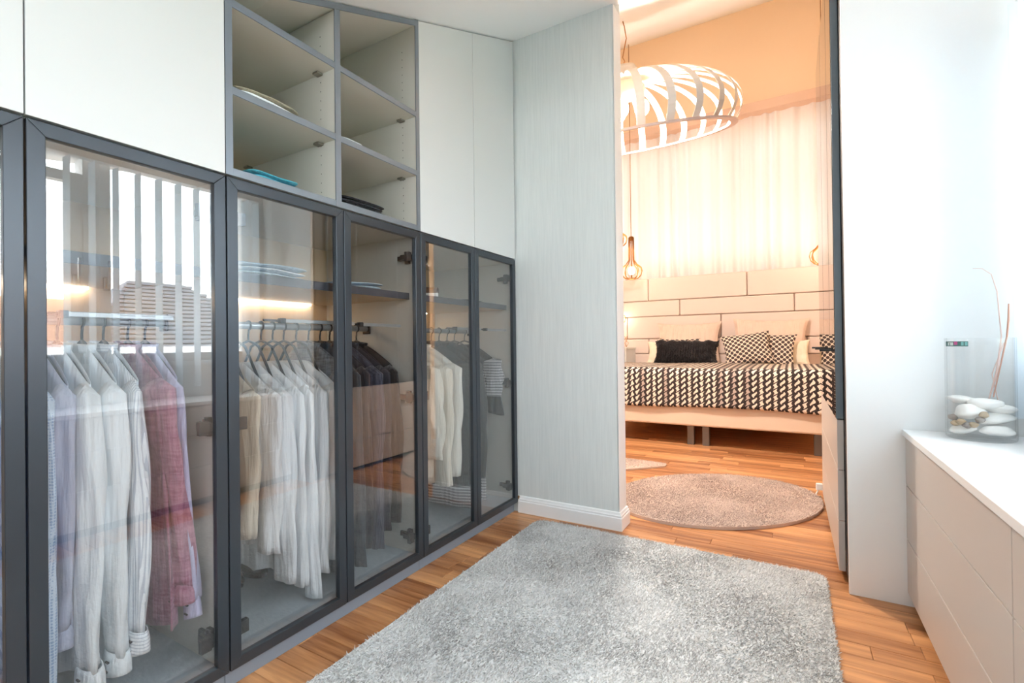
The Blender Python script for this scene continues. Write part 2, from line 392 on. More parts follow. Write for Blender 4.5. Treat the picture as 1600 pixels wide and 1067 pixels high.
def lower_unit(ya, yb, label, bars):
    u = thing('glass_wardrobe', label, 'wardrobe', (-.28, (ya + yb) / 2, 0), 'glass fronted wardrobe units along the left wall')
    t = .0185; xf = -.023
    for a, b_ in ((ya, ya + t), (yb - t, yb)):
        bx('side_panel', M_inner, u, XB - .02, xf, a + .0003, b_ - .0003, ZD0 + .002, ZD1 - .001)
    bx('back_panel', M_oak, u, XB - .016, XB, ya + t, yb - t, ZD0 + .01, ZD1 - .01, bevel=0)
    bx('bottom_panel', M_floorpan, u, XB, xf, ya + t, yb - t, ZD0 + .002, ZD0 + .02)
    bx('top_panel', M_inner, u, XB, xf, ya + t, yb - t, ZD1 - .019, ZD1 - .001)
    sh = bx('shelf', M_oak, u, XB, -.052, ya + t, yb - t, 1.136, 1.163)
    bx('front_edge', M_shelf, sh, -.052, -.05, ya + t, yb - t, 1.1355, 1.1635, bevel=0)
    bx('light_strip', M_led, u, XB + .004, XB + .02, ya + t + .1, yb - t - .1, 1.128, 1.136, bevel=0)
    r = MB(); r.tube([(-.3, ya + t, 1.019), (-.3, yb - t, 1.019)], .0125, 14); r.build('clothes_rail', M_rail, u, smooth=True)
    for a in (ya + t, yb - t - .006):
        MB().box(-.322, -.278, a, a + .006, .995, 1.045).build('rail_bracket', M_hinge, u, bevel=.002)
    for (a, b_, zz) in bars:
        fb = MB().box(-.068, -.052, a, b_, zz - .006, zz + .006).build('pull_out_bar', M_rail, u, bevel=.0015)
        MB().box(-.070, -.050, a - .016, a, zz - .008, zz + .008).build('end_cap', M_black, fb, bevel=.001)
        MB().tube([(-.06, max(ya + t, a - .07), zz), (-.06, a - .014, zz)], .004, 8).build('inner_tube', M_hinge, fb, smooth=True)
    bx('plinth', M_plinth, u, -.045, -.027, ya + .0006, yb - .0006, 0, ZD0 - .001)
    m = (ya + yb) / 2
    door(u, ya, m, 'a'); door(u, m, yb, 'b')
    return u
U1 = lower_unit(YB[0], YB[2], 'nearest glass door wardrobe unit, holding the blue, white and mauve shirts', [(.425, .635, 1.022)])
U2 = lower_unit(YB[2], YB[4], 'middle glass door wardrobe unit below the open shelves, white tops and dark jackets inside', [(.955, 1.235, 1.026), (1.274, 1.477, 1.024)])
U3 = lower_unit(YB[4], YB[6], 'far glass door wardrobe unit beside the wallpapered wall, with cream and black clothes', [(1.86, 2.07, 1.022), (2.125, 2.322, 1.022)])
MB().box(-.004, .006, 2.3435, 2.3545, .055, .09).build('filler_strip', mat('brown_filler', (150, 110, 70), .5), U3)

# closed upper cabinets (top follows the slope)
ZU = ZD1 + .006
def upper(ya, yb, label):
    u = thing('upper_cabinet', label, 'cabinet', (-.28, (ya + yb) / 2, ZU), 'white closed cabinets above the glass doors')
    def pr(a, b_, x0, x1, nm, m, par=u, bev=.0012):
        kk = [a] + [y for y in (.9,) if a < y < b_] + [b_]
        return MB().prism([(a, ZU), (b_, ZU)] + [(y, zc(y) - .006) for y in kk[::-1]], x0, x1).build(nm, m, par, bevel=bev)
    pr(ya, ya + .018, XB - .02, -.021, 'side_panel', M_white); pr(yb - .018, yb, XB - .02, -.021, 'side_panel', M_white)
    pr(ya + .018, yb - .018, XB - .018, XB - .004, 'back_panel', M_oak)
    bx('bottom_panel', M_white, u, XB, -.022, ya + .018, yb - .018, ZU, ZU + .018)
    m = (ya + yb) / 2
    pr(ya + .0016, m - .0013, -.019, -.0005, 'door', M_white); pr(m + .0013, yb - .0016, -.019, -.0005, 'door', M_white)
    return u
upper(YB[0], YB[2], 'white closed upper cabinet above the nearest pair of glass doors')
upper(YB[4], YB[6], 'white closed upper cabinet between the open shelves and the wallpapered wall')

# open shelf unit
ya, yb = YB[2], YB[4]; ym = 1.124
u = thing('open_shelf_unit', 'open grey edged shelf unit under the sloping ceiling, above the middle glass doors', 'shelf unit', (-.28, (ya + yb) / 2, ZU))
def vpan(a, b_, nm='side_panel', ext=1):
    p = MB().prism([(a, ZU), (b_, ZU), (b_, zc(b_) - .03 + .026 * ext), (a, zc(a) - .03 + .026 * ext)], XB - .02, -.004).build(nm, M_inner, u)
    MB().prism([(a - .0005, ZU), (b_ + .0005, ZU), (b_ + .0005, zc(b_) - .029 + .026 * ext), (a - .0005, zc(a) - .029 + .026 * ext)], -.004, 0).build('front_edge', M_alu, p)
    hl = MB()
    for yy in (a - .0004, b_ + .0004):
        for z in np.arange(ZU + .06, zc(a) - .1, .032):
            for x in (-.075, -.49):
                s = (yy - .0006, yy + .0006); hl.box(x - .0013, x + .0013, s[0], s[1], z - .0013, z + .0013)
    h = hl.build('pin_holes', M_gap, p); h['kind'] = 'stuff'
vpan(ya + .0005, ya + .0195); vpan(ym - .011, ym + .011, 'divider', 0); vpan(yb - .0195, yb - .0005)
MB().prism([(ya + .02, ZU), (yb - .02, ZU), (yb - .02, zc(yb) - .03), (ya + .02, zc(ya + .02) - .03)], XB - .016, XB).build('back_panel', M_oak, u)
kk = [ya + .02, .9, yb - .02]
tp = MB().prism([(y, zc(y) - .028) for y in kk] + [(y, zc(y) - .006) for y in kk[::-1]], XB, -.005).build('top_panel', M_inner, u)
MB().prism([(y, zc(y) - .028) for y in kk] + [(y, zc(y) - .006) for y in kk[::-1]], -.005, 0).build('front_edge', M_alu, tp)
for a, b_ in ((ya + .0195, ym - .011), (ym + .011, yb - .0195)):
    for z in (ZU + .011, 1.66, 1.905):
        s = bx('shelf', M_inner, u, XB, -.005, a, b_, z - .011, z + .011, bevel=0)
        bx('front_edge', M_alu, s, -.005, -.0005, a, b_, z - .011, z + .011)
        if z > 1.5:
            for yy in (a + .012, b_ - .012):
                for x in (-.075, -.49): MB().box(x - .014, x + .014, yy - .011, yy + .011, z - .019, z - .011).build('shelf_pin', M_pin, s, bevel=.002)

# ------------------------------------------------------------------ clothes on hangers
def hanger(y, short, zn=.945, hw=.2, drop=.085, open_neck=False, half=.185, grp='black hangers on the clothes rails', x=-.3):
    h = thing('clothes_hanger', 'black hanger carrying the ' + short, 'hanger', (x, y, 1.019), grp)
    pts = [(x + .0158 * math.cos(a), y, 1.0188 + .0158 * math.sin(a)) for a in np.linspace(PI * 1.12, -.45 * PI, 13)]
    pts += [(x + .003, y, .996), (x, y, .985), (x, y, .962)]
    MB().tube(pts, .0032, 8).build('hook', M_black, h, smooth=True)
    nk = .055; tz = lambda q: zn - .014 - (0 if q < nk else drop * ((q - nk) / (hw - nk)) ** 1.15)
    e = hw * .86
    if open_neck: arm = [(0, .966), (.03, .958), (.06, .945), (.105, .945 + (tz(.135) - .945) * .6), (.135, tz(.135)), (e, tz(e))]
    else: arm = [(0, .966), (.02, .958), (.045, zn - .012), (.10, tz(.10)), (e, tz(e))]
    b = MB(); b.tube([(x - q, y, z) for q, z in arm[::-1]] + [(x + q, y, z) for q, z in arm[1:]], .0045, 8)
    b.tube([(x - e, y, tz(e) + .001), (x, y, tz(e) - .004), (x + e, y, tz(e) + .001)], .003, 6)
    b.build('shoulder_bar', M_black, h, smooth=True); return h

def garment(name, short, label, cat, y, m, hem, hw=.2, zn=.945, th=.012, sleeve=None, flare=0.0, swing=0.0, cuffm=None, cuff=.06, collar=True, hemw=None, seed=0, drop=.085, buttons=False, hemcurve=.02, sw=1.0, fold=1.0, xc=-.3, hang=True, belt=None, sleevem=None):
    rr = random.Random(seed + int(y * 1000)); g = thing(name, label, cat, (xc, y, zn), None)
    hemw = hemw or hw * .98; ph = [rr.uniform(0, 6.3) for _ in range(6)]
    nk = .055
    def top(s):
        a = abs(s)
        return 0 if a < nk else -drop * ((a - nk) / (hw - nk)) ** 1.15
    L = zn - hem
    def P(u, v):
        a = 2 * PI * u; c = math.cos(a); s_ = math.sin(a)
        k = math.copysign(abs(c) ** .8, c)
        wv = hw + (hemw - hw) * v; wv = wv - .02 * math.sin(min(1, v * 2.2) * PI) * (1 if hemw <= hw * 1.1 else 0)
        s = wv * k; tz = top(hw * k)
        e = min(1, v / .06); thk = th * (.6 + .4 * math.sqrt(e)) * (1 + .25 * v)
        z = tz * (1 - v) - L * v - hemcurve * v ** 6 * math.cos(k * PI) * .8
        f = .008 * fold * (v ** .7) * (math.sin(k * 9 + ph[0] + v * 1.3) + .6 * math.sin(k * 17 + ph[1] - v) + .4 * math.sin(k * 27 + ph[2]))
        f2 = .004 * fold * math.sin(k * 13 + ph[3] + 5 * v) * min(1, v * 3)
        t = thk * math.copysign(abs(s_) ** .75, s_) + f + f2 * (1 if s_ > 0 else -1) + swing * v * .3
        return (xc + s, y + t, zn + z)
    bd = MB().grid(P, 56, 26, True).build('body', m, g, smooth=True, solid=.0012)
    if collar:
        def Q(u, v):
            a = 2 * PI * u; rx, ry = .058 + .006 * v, .020 + .004 * v
            return (xc + rx * math.cos(a), y + ry * math.sin(a), zn - .012 + .034 * v - .012 * v * (1 + math.cos(a)) * .5)
        MB().grid(Q, 24, 3, True).build('collar', cuffm or m, g, smooth=True, solid=.002)
    if sleeve is not None:
        hemw = min(hemw, .26)
        for sgn in (1, -1):
            Ls = (zn - drop) - sleeve; p5 = [rr.uniform(0, 6.3) for _ in range(3)]
            fl_ = max(0, min(flare, -.034 - (xc + hw - .018) - .046 * sw)) if sgn > 0 else 0
            sw = sw if sgn > 0 else min(sw, .9)
            def S(u, v, ext=0):
                a = 2 * PI * u; e = math.sqrt(min(1, v / .05 + .12))
                rs = (.056 + (.036 - .056) * min(1, v * 1.1)) * e * sw; r2 = (.019 + (.015 - .019) * v) * e * sw
                k = 1 + .20 * math.sin(3 * a + 5 * v + p5[0]) + .13 * math.sin(5 * a - 9 * v + p5[1]) * min(1, v * 3)
                cs = hw - .03 + .012 * math.sin(v * PI) + (fl_ * v if sgn > 0 else .01 * v)
                return (xc + sgn * (cs + rs * math.cos(a) * k), y - .006 + swing * v + r2 * math.sin(a) * k + .006 * math.sin(v * 7 + p5[2]) * v,
                        zn - drop - .004 - (Ls - (cuff if cuffm or buttons else 0)) * v + .03 * math.cos(a) * (1 - v) * .3 - abs(fl_) * .25 * math.cos(a) * v * 0)
            so = MB().grid(S, 18, 22, True).build('sleeve', sleevem or m, g, smooth=True, solid=.0012)
            if cuffm or buttons:
                e0 = S(0, 1); e1 = S(.5, 1); ctr = Vector(((e0[0] + e1[0]) / 2, (e0[1] + e1[1]) / 2, e0[2]))
                def K(u, v):
                    a = 2 * PI * u; k = .92 + .16 * min(1, v * 3)
                    return (ctr.x + .037 * sw * k * math.cos(a) + fl_ * .12 * v, ctr.y + .017 * sw * k * math.sin(a), ctr.z + .006 - cuff * v + .012 * v * math.cos(a) * v)
                MB().grid(K, 20, 5, True).build('cuff', cuffm or m, so, smooth=True, solid=.0022)
                if sgn > 0:
                    for q in (.35, .75):
                        bp = K(.80 - .06 * q, q); MB().box(bp[0] - .007, bp[0] + .007, bp[1] - .004, bp[1] + .001, bp[2] - .0016, bp[2] + .0016).build('buttonhole', M_black, so)
    if belt:
        for args in belt: args(g, xc, y, zn)
    if hang: hanger(y, short, zn, hw, drop, not collar)
    return g
c_blue = cloth('blue_stripe_cotton', (150, 172, 214), (112, 138, 192), 'stripe', 210)
c_pat = cloth('pale_blue_print', (206, 222, 240), (150, 178, 214), 'dots', 150)
c_lav = cloth('grey_lavender_cotton', (186, 190, 208), (176, 180, 200))
c_wht = cloth('white_cotton', (240, 244, 246), (232, 238, 242))
c_wst = cloth('white_fine_stripe', (240, 243, 246), (196, 202, 212), 'stripe', 130)
c_wsh = cloth('white_fine_stripe_cuff', (240, 243, 246), (196, 202, 212), 'hstripe', 130)
c_mau = cloth('mauve_chambray', (152, 92, 116), (186, 132, 152), 'heather')
c_lil = cloth('pale_lilac', (200, 196, 226))
c_cream = cloth('cream_jersey', (236, 226, 210))
c_beige = cloth('beige_viscose', (216, 202, 182))
c_jer = cloth('white_jersey', (238, 240, 242), (230, 233, 236), wr=1.2)
c_off = cloth('off_white_jersey', (230, 230, 230), (222, 222, 224), wr=1.2)
c_knit = cloth('grey_knit', (96, 100, 106), (150, 154, 160), 'heather')
c_slate = cloth('slate_cardigan', (54, 62, 70), (44, 51, 60))
c_navy = cloth('navy_wool', (28, 33, 46), (22, 26, 38))
c_navd = cloth('navy_dotted', (44, 48, 64), (84, 88, 106), 'dots', 190)
c_blk = cloth('black_wool', (20, 20, 23), (15, 15, 18))
c_lin = cloth('cream_linen', (234, 226, 210), (226, 216, 198))
c_ivory = cloth('ivory_linen', (238, 234, 224), (230, 226, 214))
c_eth = cloth('black_white_woven', (44, 46, 56), (226, 228, 230), 'ethnic')
M_leather = mat('black_leather', (34, 36, 40), .38, bump=(60, .5, .006))
c_lace = cloth('cream_lace', (240, 228, 214), (206, 190, 172), 'dots', 110)

# near unit
garment('shirt', 'blue striped shirt behind the leftmost door', 'blue finely striped shirt behind the leftmost glass door', 'shirt', .325, c_blue, .10, sleeve=.09, cuffm=c_blue, flare=.03, sw=1.25)
garment('shirt', 'pale blue printed shirt', 'pale blue shirt with a small dotted print, leftmost behind the second glass door', 'shirt', .398, c_pat, .10, sleeve=.105, cuffm=c_pat, flare=.045, sw=1.15)
garment('shirt', 'grey lavender shirt', 'plain grey lavender shirt between the printed and the white shirt', 'shirt', .437, c_lav, .26, sleeve=.25, cuffm=c_lav, flare=.0)
garment('shirt', 'plain white shirt by the lavender one', 'plain white shirt with dark cuff buttonholes, next to the lavender shirt', 'shirt', .478, c_wht, .16, sleeve=.145, buttons=True, flare=.055, sw=1.25)
garment('shirt', 'second plain white shirt', 'plain white shirt hanging next to the finely striped white shirt', 'shirt', .528, c_wht, .15, sleeve=.15, buttons=True, flare=.05, sw=1.2, seed=3)
garment('shirt', 'striped white shirt', 'white shirt with fine grey stripes beside the mauve shirt', 'shirt', .574, c_wst, .20, sleeve=.185, cuffm=c_wsh, flare=.055, sw=1.0)
garment('shirt', 'mauve shirt', 'mauve heathered shirt with its sleeve swung towards the glass', 'shirt', .630, c_mau, .19, sleeve=.25, cuffm=c_mau, flare=.135, swing=.055, sw=1.35, hemw=.23)
garment('shirt', 'lilac shirt', 'pale lilac shirt with only its cuff showing below the mauve shirt', 'shirt', .672, c_lil, .30, hw=.18, sleeve=.21, cuffm=c_lil, flare=.075, swing=.02, sw=.85)
# middle unit
garment('camisole', 'cream top with lace', 'cream sleeveless top with lace at the neck, first behind the third glass door', 'top', .835, c_lace, .35, hw=.17, collar=False, zn=.892, drop=.1)
garment('blouse', 'beige blouse', 'beige blouse between the lace top and the white long sleeves', 'blouse', .885, c_beige, .33, hw=.19, sleeve=.36, collar=False, zn=.892)
garment('long_sleeve_top', 'off white top beside the beige blouse', 'off white long sleeve top with its wide cuff hanging forward, next to the beige blouse', 'top', .935, c_off, .30, sleeve=.30, flare=.02, sw=1.3, collar=False, zn=.892, seed=2)
garment('long_sleeve_top', 'first white jersey top', 'white jersey top, first of the row of white long sleeves', 'top', .982, c_jer, .20, sleeve=.185, flare=.05, collar=False, zn=.892, seed=4, sw=1.2)
garment('long_sleeve_top', 'second white jersey top', 'white jersey top, second of the row of white long sleeves', 'top', 1.028, c_jer, .22, sleeve=.155, flare=.06, collar=False, zn=.892, seed=6, sw=.95)
garment('long_sleeve_top', 'longest white jersey top', 'white jersey top whose narrow sleeve hangs lowest, almost to the cabinet floor', 'top', 1.072, c_jer, .24, sleeve=.095, flare=.075, collar=False, zn=.892, seed=8, sw=.9)
garment('long_sleeve_top', 'fourth white jersey top', 'white jersey top just before the sheer white blouse', 'top', 1.116, c_off, .22, sleeve=.165, flare=.06, collar=False, zn=.892, seed=9, sw=1.15)
garment('blouse', 'white blouse by the frame', 'white blouse with broad shoulders beside the grey knit cardigan', 'blouse', 1.168, c_wht, .20, hw=.215, sleeve=.19, flare=.05, collar=False, zn=.892, seed=10, sw=1.3)
garment('cardigan', 'grey knit cardigan', 'long grey knit cardigan behind the frame between the third and fourth door', 'cardigan', 1.222, c_knit, .095, sleeve=.13, flare=.05, hemw=.24, seed=11)
garment('cardigan', 'slate cardigan', 'slate grey cardigan, first behind the fourth glass door', 'cardigan', 1.276, c_slate, .11, sleeve=.12, flare=.04, seed=12)
garment('jacket', 'navy jacket by the slate cardigan', 'navy wool jacket between the slate cardigan and the dotted jacket', 'jacket', 1.322, c_navy, .16, sleeve=.17, flare=.02, seed=13)
garment('jacket', 'navy dotted jacket', 'navy jacket with a fine dotted weave behind the fourth door', 'jacket', 1.372, c_navd, .22, sleeve=.15, flare=.045, seed=14, sw=1.2)
garment('jacket', 'second plain navy jacket', 'plain navy jacket with a round neck before the black jacket', 'jacket', 1.415, c_navy, .24, sleeve=.21, flare=.04, seed=15, sw=1.15)
garment('jacket', 'black wool jacket', 'black wool jacket, last of the dark clothes behind the fourth door', 'jacket', 1.462, c_blk, .26, hw=.21, sleeve=.225, flare=.075, seed=16, sw=1.3)
# far unit
garment('blouse', 'cream blouse', 'cream linen blouse with loose three quarter sleeves behind the fifth door', 'blouse', 1.745, c_lin, .30, hw=.19, zn=.93, sleeve=.42, flare=.05, sw=1.4, collar=False, seed=17)
garment('jacket', 'cream jacket', 'long cream jacket beside the ivory one behind the fifth door', 'jacket', 1.815, c_lin, .27, hw=.20, zn=.93, sleeve=.28, flare=.03, sw=1.2, seed=18)
garment('jacket', 'ivory jacket', 'ivory jacket next to the black leather jackets', 'jacket', 1.885, c_ivory, .31, hw=.205, zn=.935, sleeve=.31, flare=.04, sw=1.25, seed=19)
garment('jacket', 'ribbed leather jacket', 'black leather jacket with a ribbed sleeve next to the ivory jacket', 'jacket', 1.965, M_leather, .33, hw=.205, sleeve=.30, flare=.04, sw=1.35, seed=20)
def hem_band(z0, z1, hwb):
    def f(g, xc, y, zn):
        def P(u, v):
            a = 2 * PI * u; c = math.cos(a); return (xc + hwb * math.copysign(abs(c) ** .8, c), y + .026 * math.sin(a) + .006 * math.sin(c * 9), z0 + (z1 - z0) * v)
        MB().grid(P, 40, 6, True).build('patterned_hem', c_eth, g, smooth=True, solid=.0015)
    return f
garment('coat', 'patterned hem coat', 'long black coat with a black and white patterned hem between the leather jackets', 'coat', 2.03, c_blk, .20, hw=.20, sleeve=.3, flare=.02, seed=21, belt=[hem_band(.10, .205, .2)])
garment('jacket', 'leather biker jacket', 'black leather jacket with a long pale zip, behind the frame of the last door', 'jacket', 2.10, M_leather, .24, hw=.205, sleeve=.25, flare=.03, sw=1.2, seed=22,
        belt=[lambda g, xc, y, zn: MB().box(xc + .196, xc + .2, y - .045, y - .038, .27, .6).build('zip', M_chrome, g)])
garment('dress', 'patterned dress', 'dark dress with a black and white woven hem behind the last glass door', 'dress', 2.165, c_blk, .21, hw=.20, seed=23, collar=False, belt=[hem_band(.105, .215, .2)])
garment('tunic', 'flared black tunic', 'flared black tunic with patterned shoulders, nearest the wallpapered wall', 'tunic', 2.262, c_blk, .575, hw=.2, hemw=.262, seed=24, collar=False, sleeve=.66, flare=.045, sw=1.5, fold=.6, sleevem=c_eth, hemcurve=-.03)

# folded clothes, shoes
def folded(name, label, x0, x1, y0, y1, z, layers, m, th=.014, cat='folded clothes', grp=None):
    g = thing(name, label, cat, ((x0 + x1) / 2, (y0 + y1) / 2, z), grp)
    for k in range(layers):
        j = R.uniform(-.008, .008); dx, dy = x1 - x0, y1 - y0; zz = z + k * th * 1.02; ph = R.uniform(0, 6)
        def P(u, v, zz=zz, j=j, ph=ph):
            a = 2 * PI * u; c, s = math.cos(a), math.sin(a); r = math.sin(PI * v) ** .35 if 0 < v < 1 else 0
            q = lambda t: math.copysign(abs(t) ** .35, t)
            X = (x0 + x1) / 2 + dx / 2 * q(c) * r; Yy = (y0 + y1) / 2 + j + dy / 2 * q(s) * r
            return (X, Yy, zz + th * v + (.12 * th * math.sin(X * 40 + Yy * 30 + ph) + .15 * th * math.sin(Yy * 22 + ph)) * (0 if k == 0 and v < .5 else 1))
        MB().grid(P, 40, 8, True).build('fold', m[k % len(m)], g, smooth=True)
    return g
c_olive = cloth('khaki_cotton', (172, 164, 142)); c_turq = cloth('turquoise_cotton', (86, 186, 206)); c_char = cloth('charcoal_cotton', (44, 44, 52)); c_sky = cloth('pale_blue_cotton', (188, 210, 226))
folded('folded_trousers', 'khaki folded trousers over a white one on the middle open shelf', -.33, -.008, .766, 1.0, 1.672, 2, [c_wht, c_olive], .013)
folded('folded_sweater', 'turquoise folded sweater on the lowest open shelf', -.30, -.012, .825, .995, 1.4435, 2, [c_turq], .014)
folded('folded_trousers', 'charcoal folded trousers in a stack on the lowest open shelf', -.33, -.008, 1.142, 1.37, 1.4435, 3, [c_char], .012)
folded('folded_shirt', 'white folded shirt on the right middle open shelf', -.30, -.008, 1.142, 1.26, 1.672, 1, [c_wht], .011)
folded('folded_shirt', 'pale blue folded shirts on the shelf behind the third glass door', -.34, -.06, .80, 1.06, 1.1635, 3, [c_sky, c_wht], .014)
folded('folded_shirt', 'pale blue folded shirt on the shelf behind the fourth glass door', -.34, -.07, 1.20, 1.42, 1.1635, 2, [c_sky], .014)
folded('folded_scarf', 'dark grey folded scarf on the shelf behind the fifth glass door', -.3, -.07, 1.99, 2.12, 1.1635, 1, [c_slate], .016)
def shoe(label, x, y, z, L, rot, m, m2, grp=None):
    g = thing('shoe', label, 'shoe', (x, y, z), grp)
    def P(u, v):
        a = 2 * PI * u; t = v; wv = .036 * math.sin(PI * min(1, max(0, t * .96 + .02))) ** .4; h = .075 - .045 * t + .01 * math.sin(t * 6)
        q = math.sin(a); return (x + (t - .5) * L, y + wv * math.cos(a), z + .014 + (h if q > 0 else 0) * max(0, q) ** .6)
    MB().grid(P, 18, 14, True).build('upper', m, g, smooth=True)
    def S(u, v):
        a = 2 * PI * u; r = v; q = math.copysign(abs(math.cos(a)) ** .8, math.cos(a))
        return (x + L * .51 * q, y + .037 * math.sin(a) * (1 - .2 * abs(q)), z + .016 * r)
    b = MB().grid(S, 20, 1, True); nn = len(b.v) // 2; b.add([b.v[i] for i in range(nn)], [tuple(range(nn))[::-1]]); b.add([b.v[i] for i in range(nn, 2 * nn)], [tuple(range(nn))]); b.build('sole', m2, g)
    g.rotation_euler = (0, 0, rot); return g
M_brown = mat('brown_leather', (112, 84, 66), .5); M_rub = mat('white_rubber', (232, 230, 224), .6)
shoe('brown shoe with a white sole on the shelf behind the fifth glass door', -.16, 1.68, 1.1635, .24, .2, M_brown, M_rub)
shoe('black shoe on the cabinet floor behind the white tops, its left one', -.47, 1.0, ZD0 + .0205, .16, 0, M_black, M_black)
shoe('black shoe on the cabinet floor behind the white tops, its right one', -.47, 1.09, ZD0 + .0205, .16, 0, M_black, M_black)

# ------------------------------------------------------------------ rugs
def rug(name, label, inside, bbox, m, mt, dens, h=.016, seed=1, blade=.011):
    x0, x1, y0, y1 = bbox; ctr = ((x0 + x1) / 2, (y0 + y1) / 2)
    o = thing(name, label, 'rug', (ctr[0], ctr[1], 0))
    poly = inside(None); b = MB(); b.extr(poly, .0005, h - .006, 'z'); b.build('backing', m, o)
    rng = np.random.default_rng(seed); n = int((x1 - x0) * (y1 - y0) * dens)
    px = rng.uniform(x0, x1, n); py = rng.uniform(y0, y1, n); k = inside((px, py)); px, py = px[k], py[k]; n = len(px)
    an = rng.uniform(0, 2 * PI, n); wd = rng.uniform(.0016, .0028, n) * blade / .011; hh = h * rng.uniform(.8, 1.12, n)
    f1 = np.sin(px * 7 + 2.1 * np.sin(py * 5)) + np.sin(py * 9 + 1.7 * np.sin(px * 6 + 1)) + .7 * np.sin(px * 19 + py * 13)
    lean = blade * (.5 + .5 * rng.uniform(0, 1, n)); la = f1 * .45 + rng.normal(0, 1.1, n)
    lx, ly = np.cos(la) * lean, np.sin(la) * lean; zb_ = h - .008
    V = np.zeros((n, 3, 3)); V[:, 0, 0] = px - np.cos(an) * wd; V[:, 0, 1] = py - np.sin(an) * wd; V[:, 1, 0] = px + np.cos(an) * wd; V[:, 1, 1] = py + np.sin(an) * wd
    V[:, :2, 2] = zb_; V[:, 2, 0] = px + lx; V[:, 2, 1] = py + ly; V[:, 2, 2] = hh
    V[:, :, 0] -= ctr[0]; V[:, :, 1] -= ctr[1]
    me = bpy.data.meshes.new('pile'); me.vertices.add(3 * n); me.vertices.foreach_set('co', V.reshape(-1)); me.loops.add(3 * n); me.loops.foreach_set('vertex_index', np.arange(3 * n, dtype=np.int32))
    me.polygons.add(n); me.polygons.foreach_set('loop_start', np.arange(0, 3 * n, 3, dtype=np.int32)); me.update(calc_edges=True); me.materials.append(mt)
    p = bpy.data.objects.new('pile', me); p.parent = o; p['kind'] = 'stuff'; C.objects.link(p); return o
def rounded(x0, x1, y0, y1, r):
    def f(q):
        if q is None:
            pts = []
            for cx, cy, a0 in ((x1 - r, y0 + r, -90), (x1 - r, y1 - r, 0), (x0 + r, y1 - r, 90), (x0 + r, y0 + r, 180)):
                pts += [(cx + r * math.cos(math.radians(a0 + t)), cy + r * math.sin(math.radians(a0 + t))) for t in (0, 30, 60, 90)]
            return pts
        x, y = q; dx = np.maximum(np.maximum(x0 + r - x, x - x1 + r), 0); dy = np.maximum(np.maximum(y0 + r - y, y - y1 + r), 0); return dx * dx + dy * dy < r * r
    return f
def tilted(cx, cy, a, b_):
    r2 = math.sqrt(.5)
    def f(q):
        if q is None: return [(cx + r2 * (a * math.cos(t) - b_ * math.sin(t)), cy + r2 * (a * math.cos(t) + b_ * math.sin(t))) for t in np.linspace(0, 2 * PI, 72)[:-1]]
        X, Y = q[0] - cx, q[1] - cy; return ((X + Y) * r2 / a) ** 2 + ((Y - X) * r2 / b_) ** 2 < 1
    return f
def disc(cx, cy, a, b_):
    def f(q):
        if q is None: return [(cx + a * math.cos(t), cy + b_ * math.sin(t)) for t in np.linspace(0, 2 * PI, 72)[:-1]]
        return ((q[0] - cx) / a) ** 2 + ((q[1] - cy) / b_) ** 2 < 1
    return f
def shag(name, a, b_):
    k = N(name); g = k.n('ShaderNodeNewGeometry'); r = g.outputs['Random Per Island']
    v = k.coord('Object'); nz = k.noise(v, 3.2, 4, .6)
    f = k.math('ADD', k.math('MULTIPLY', r, .45), k.math('MULTIPLY', k.math('SUBTRACT', nz, .30), 1.7))
    k.l(k.mix(f, lin(a), lin(b_)), k.b.inputs['Base Color']); k.b.inputs['Roughness'].default_value = .9; k.b.inputs['Specular IOR Level'].default_value = .2; return k.m
M_rugb = mat('rug_backing', (225, 225, 225), .95); M_shag = shag('grey_shag', (146, 143, 141), (244, 243, 242))
M_rugb2 = mat('rug_backing_taupe', (206, 186, 174), .95); M_shag2 = shag('taupe_shag', (150, 132, 124), (232, 214, 206))
rug('shag_rug', 'large grey shag rug with rounded corners on the wooden floor between wardrobe and dresser', rounded(.166, 1.442, .45, 2.262, .05), (.166, 1.442, .45, 2.262), M_rugb, M_shag, 80000, .02, 1, .014)
rug('oval_rug', 'oval taupe shag rug on the bedroom floor before the bed', tilted(.925, 3.1, .63, .475), (.3, 1.56, 2.5, 3.7), M_rugb2, M_shag2, 70000, .022, 2)
tri = [(.505, 3.765), (.505, 3.71), (.46, 3.655), (.0, 3.2), (-.7, 3.4), (-.6, 3.85), (-.1, 3.83), (.29, 3.80), (.46, 3.785)]
def trif(q):
    if q is None: return tri
    c = np.ones_like(q[0], bool); P = tri
    ins = np.zeros_like(q[0], bool)
    for i in range(len(P)):
        (xa, ya_), (xb_, yb_) = P[i], P[(i + 1) % len(P)]
        if ya_ != yb_:
            t = ((ya_ > q[1]) != (yb_ > q[1])) & (q[0] < (xb_ - xa) * (q[1] - ya_) / (yb_ - ya_) + xa); ins ^= t
    return ins
rug('bedside_rug', 'second taupe shag rug, only its pointed corner showing past the partition', trif, (-.7, .5, 3.15, 4.15), M_rugb2, M_shag2, 50000, .018, 3)

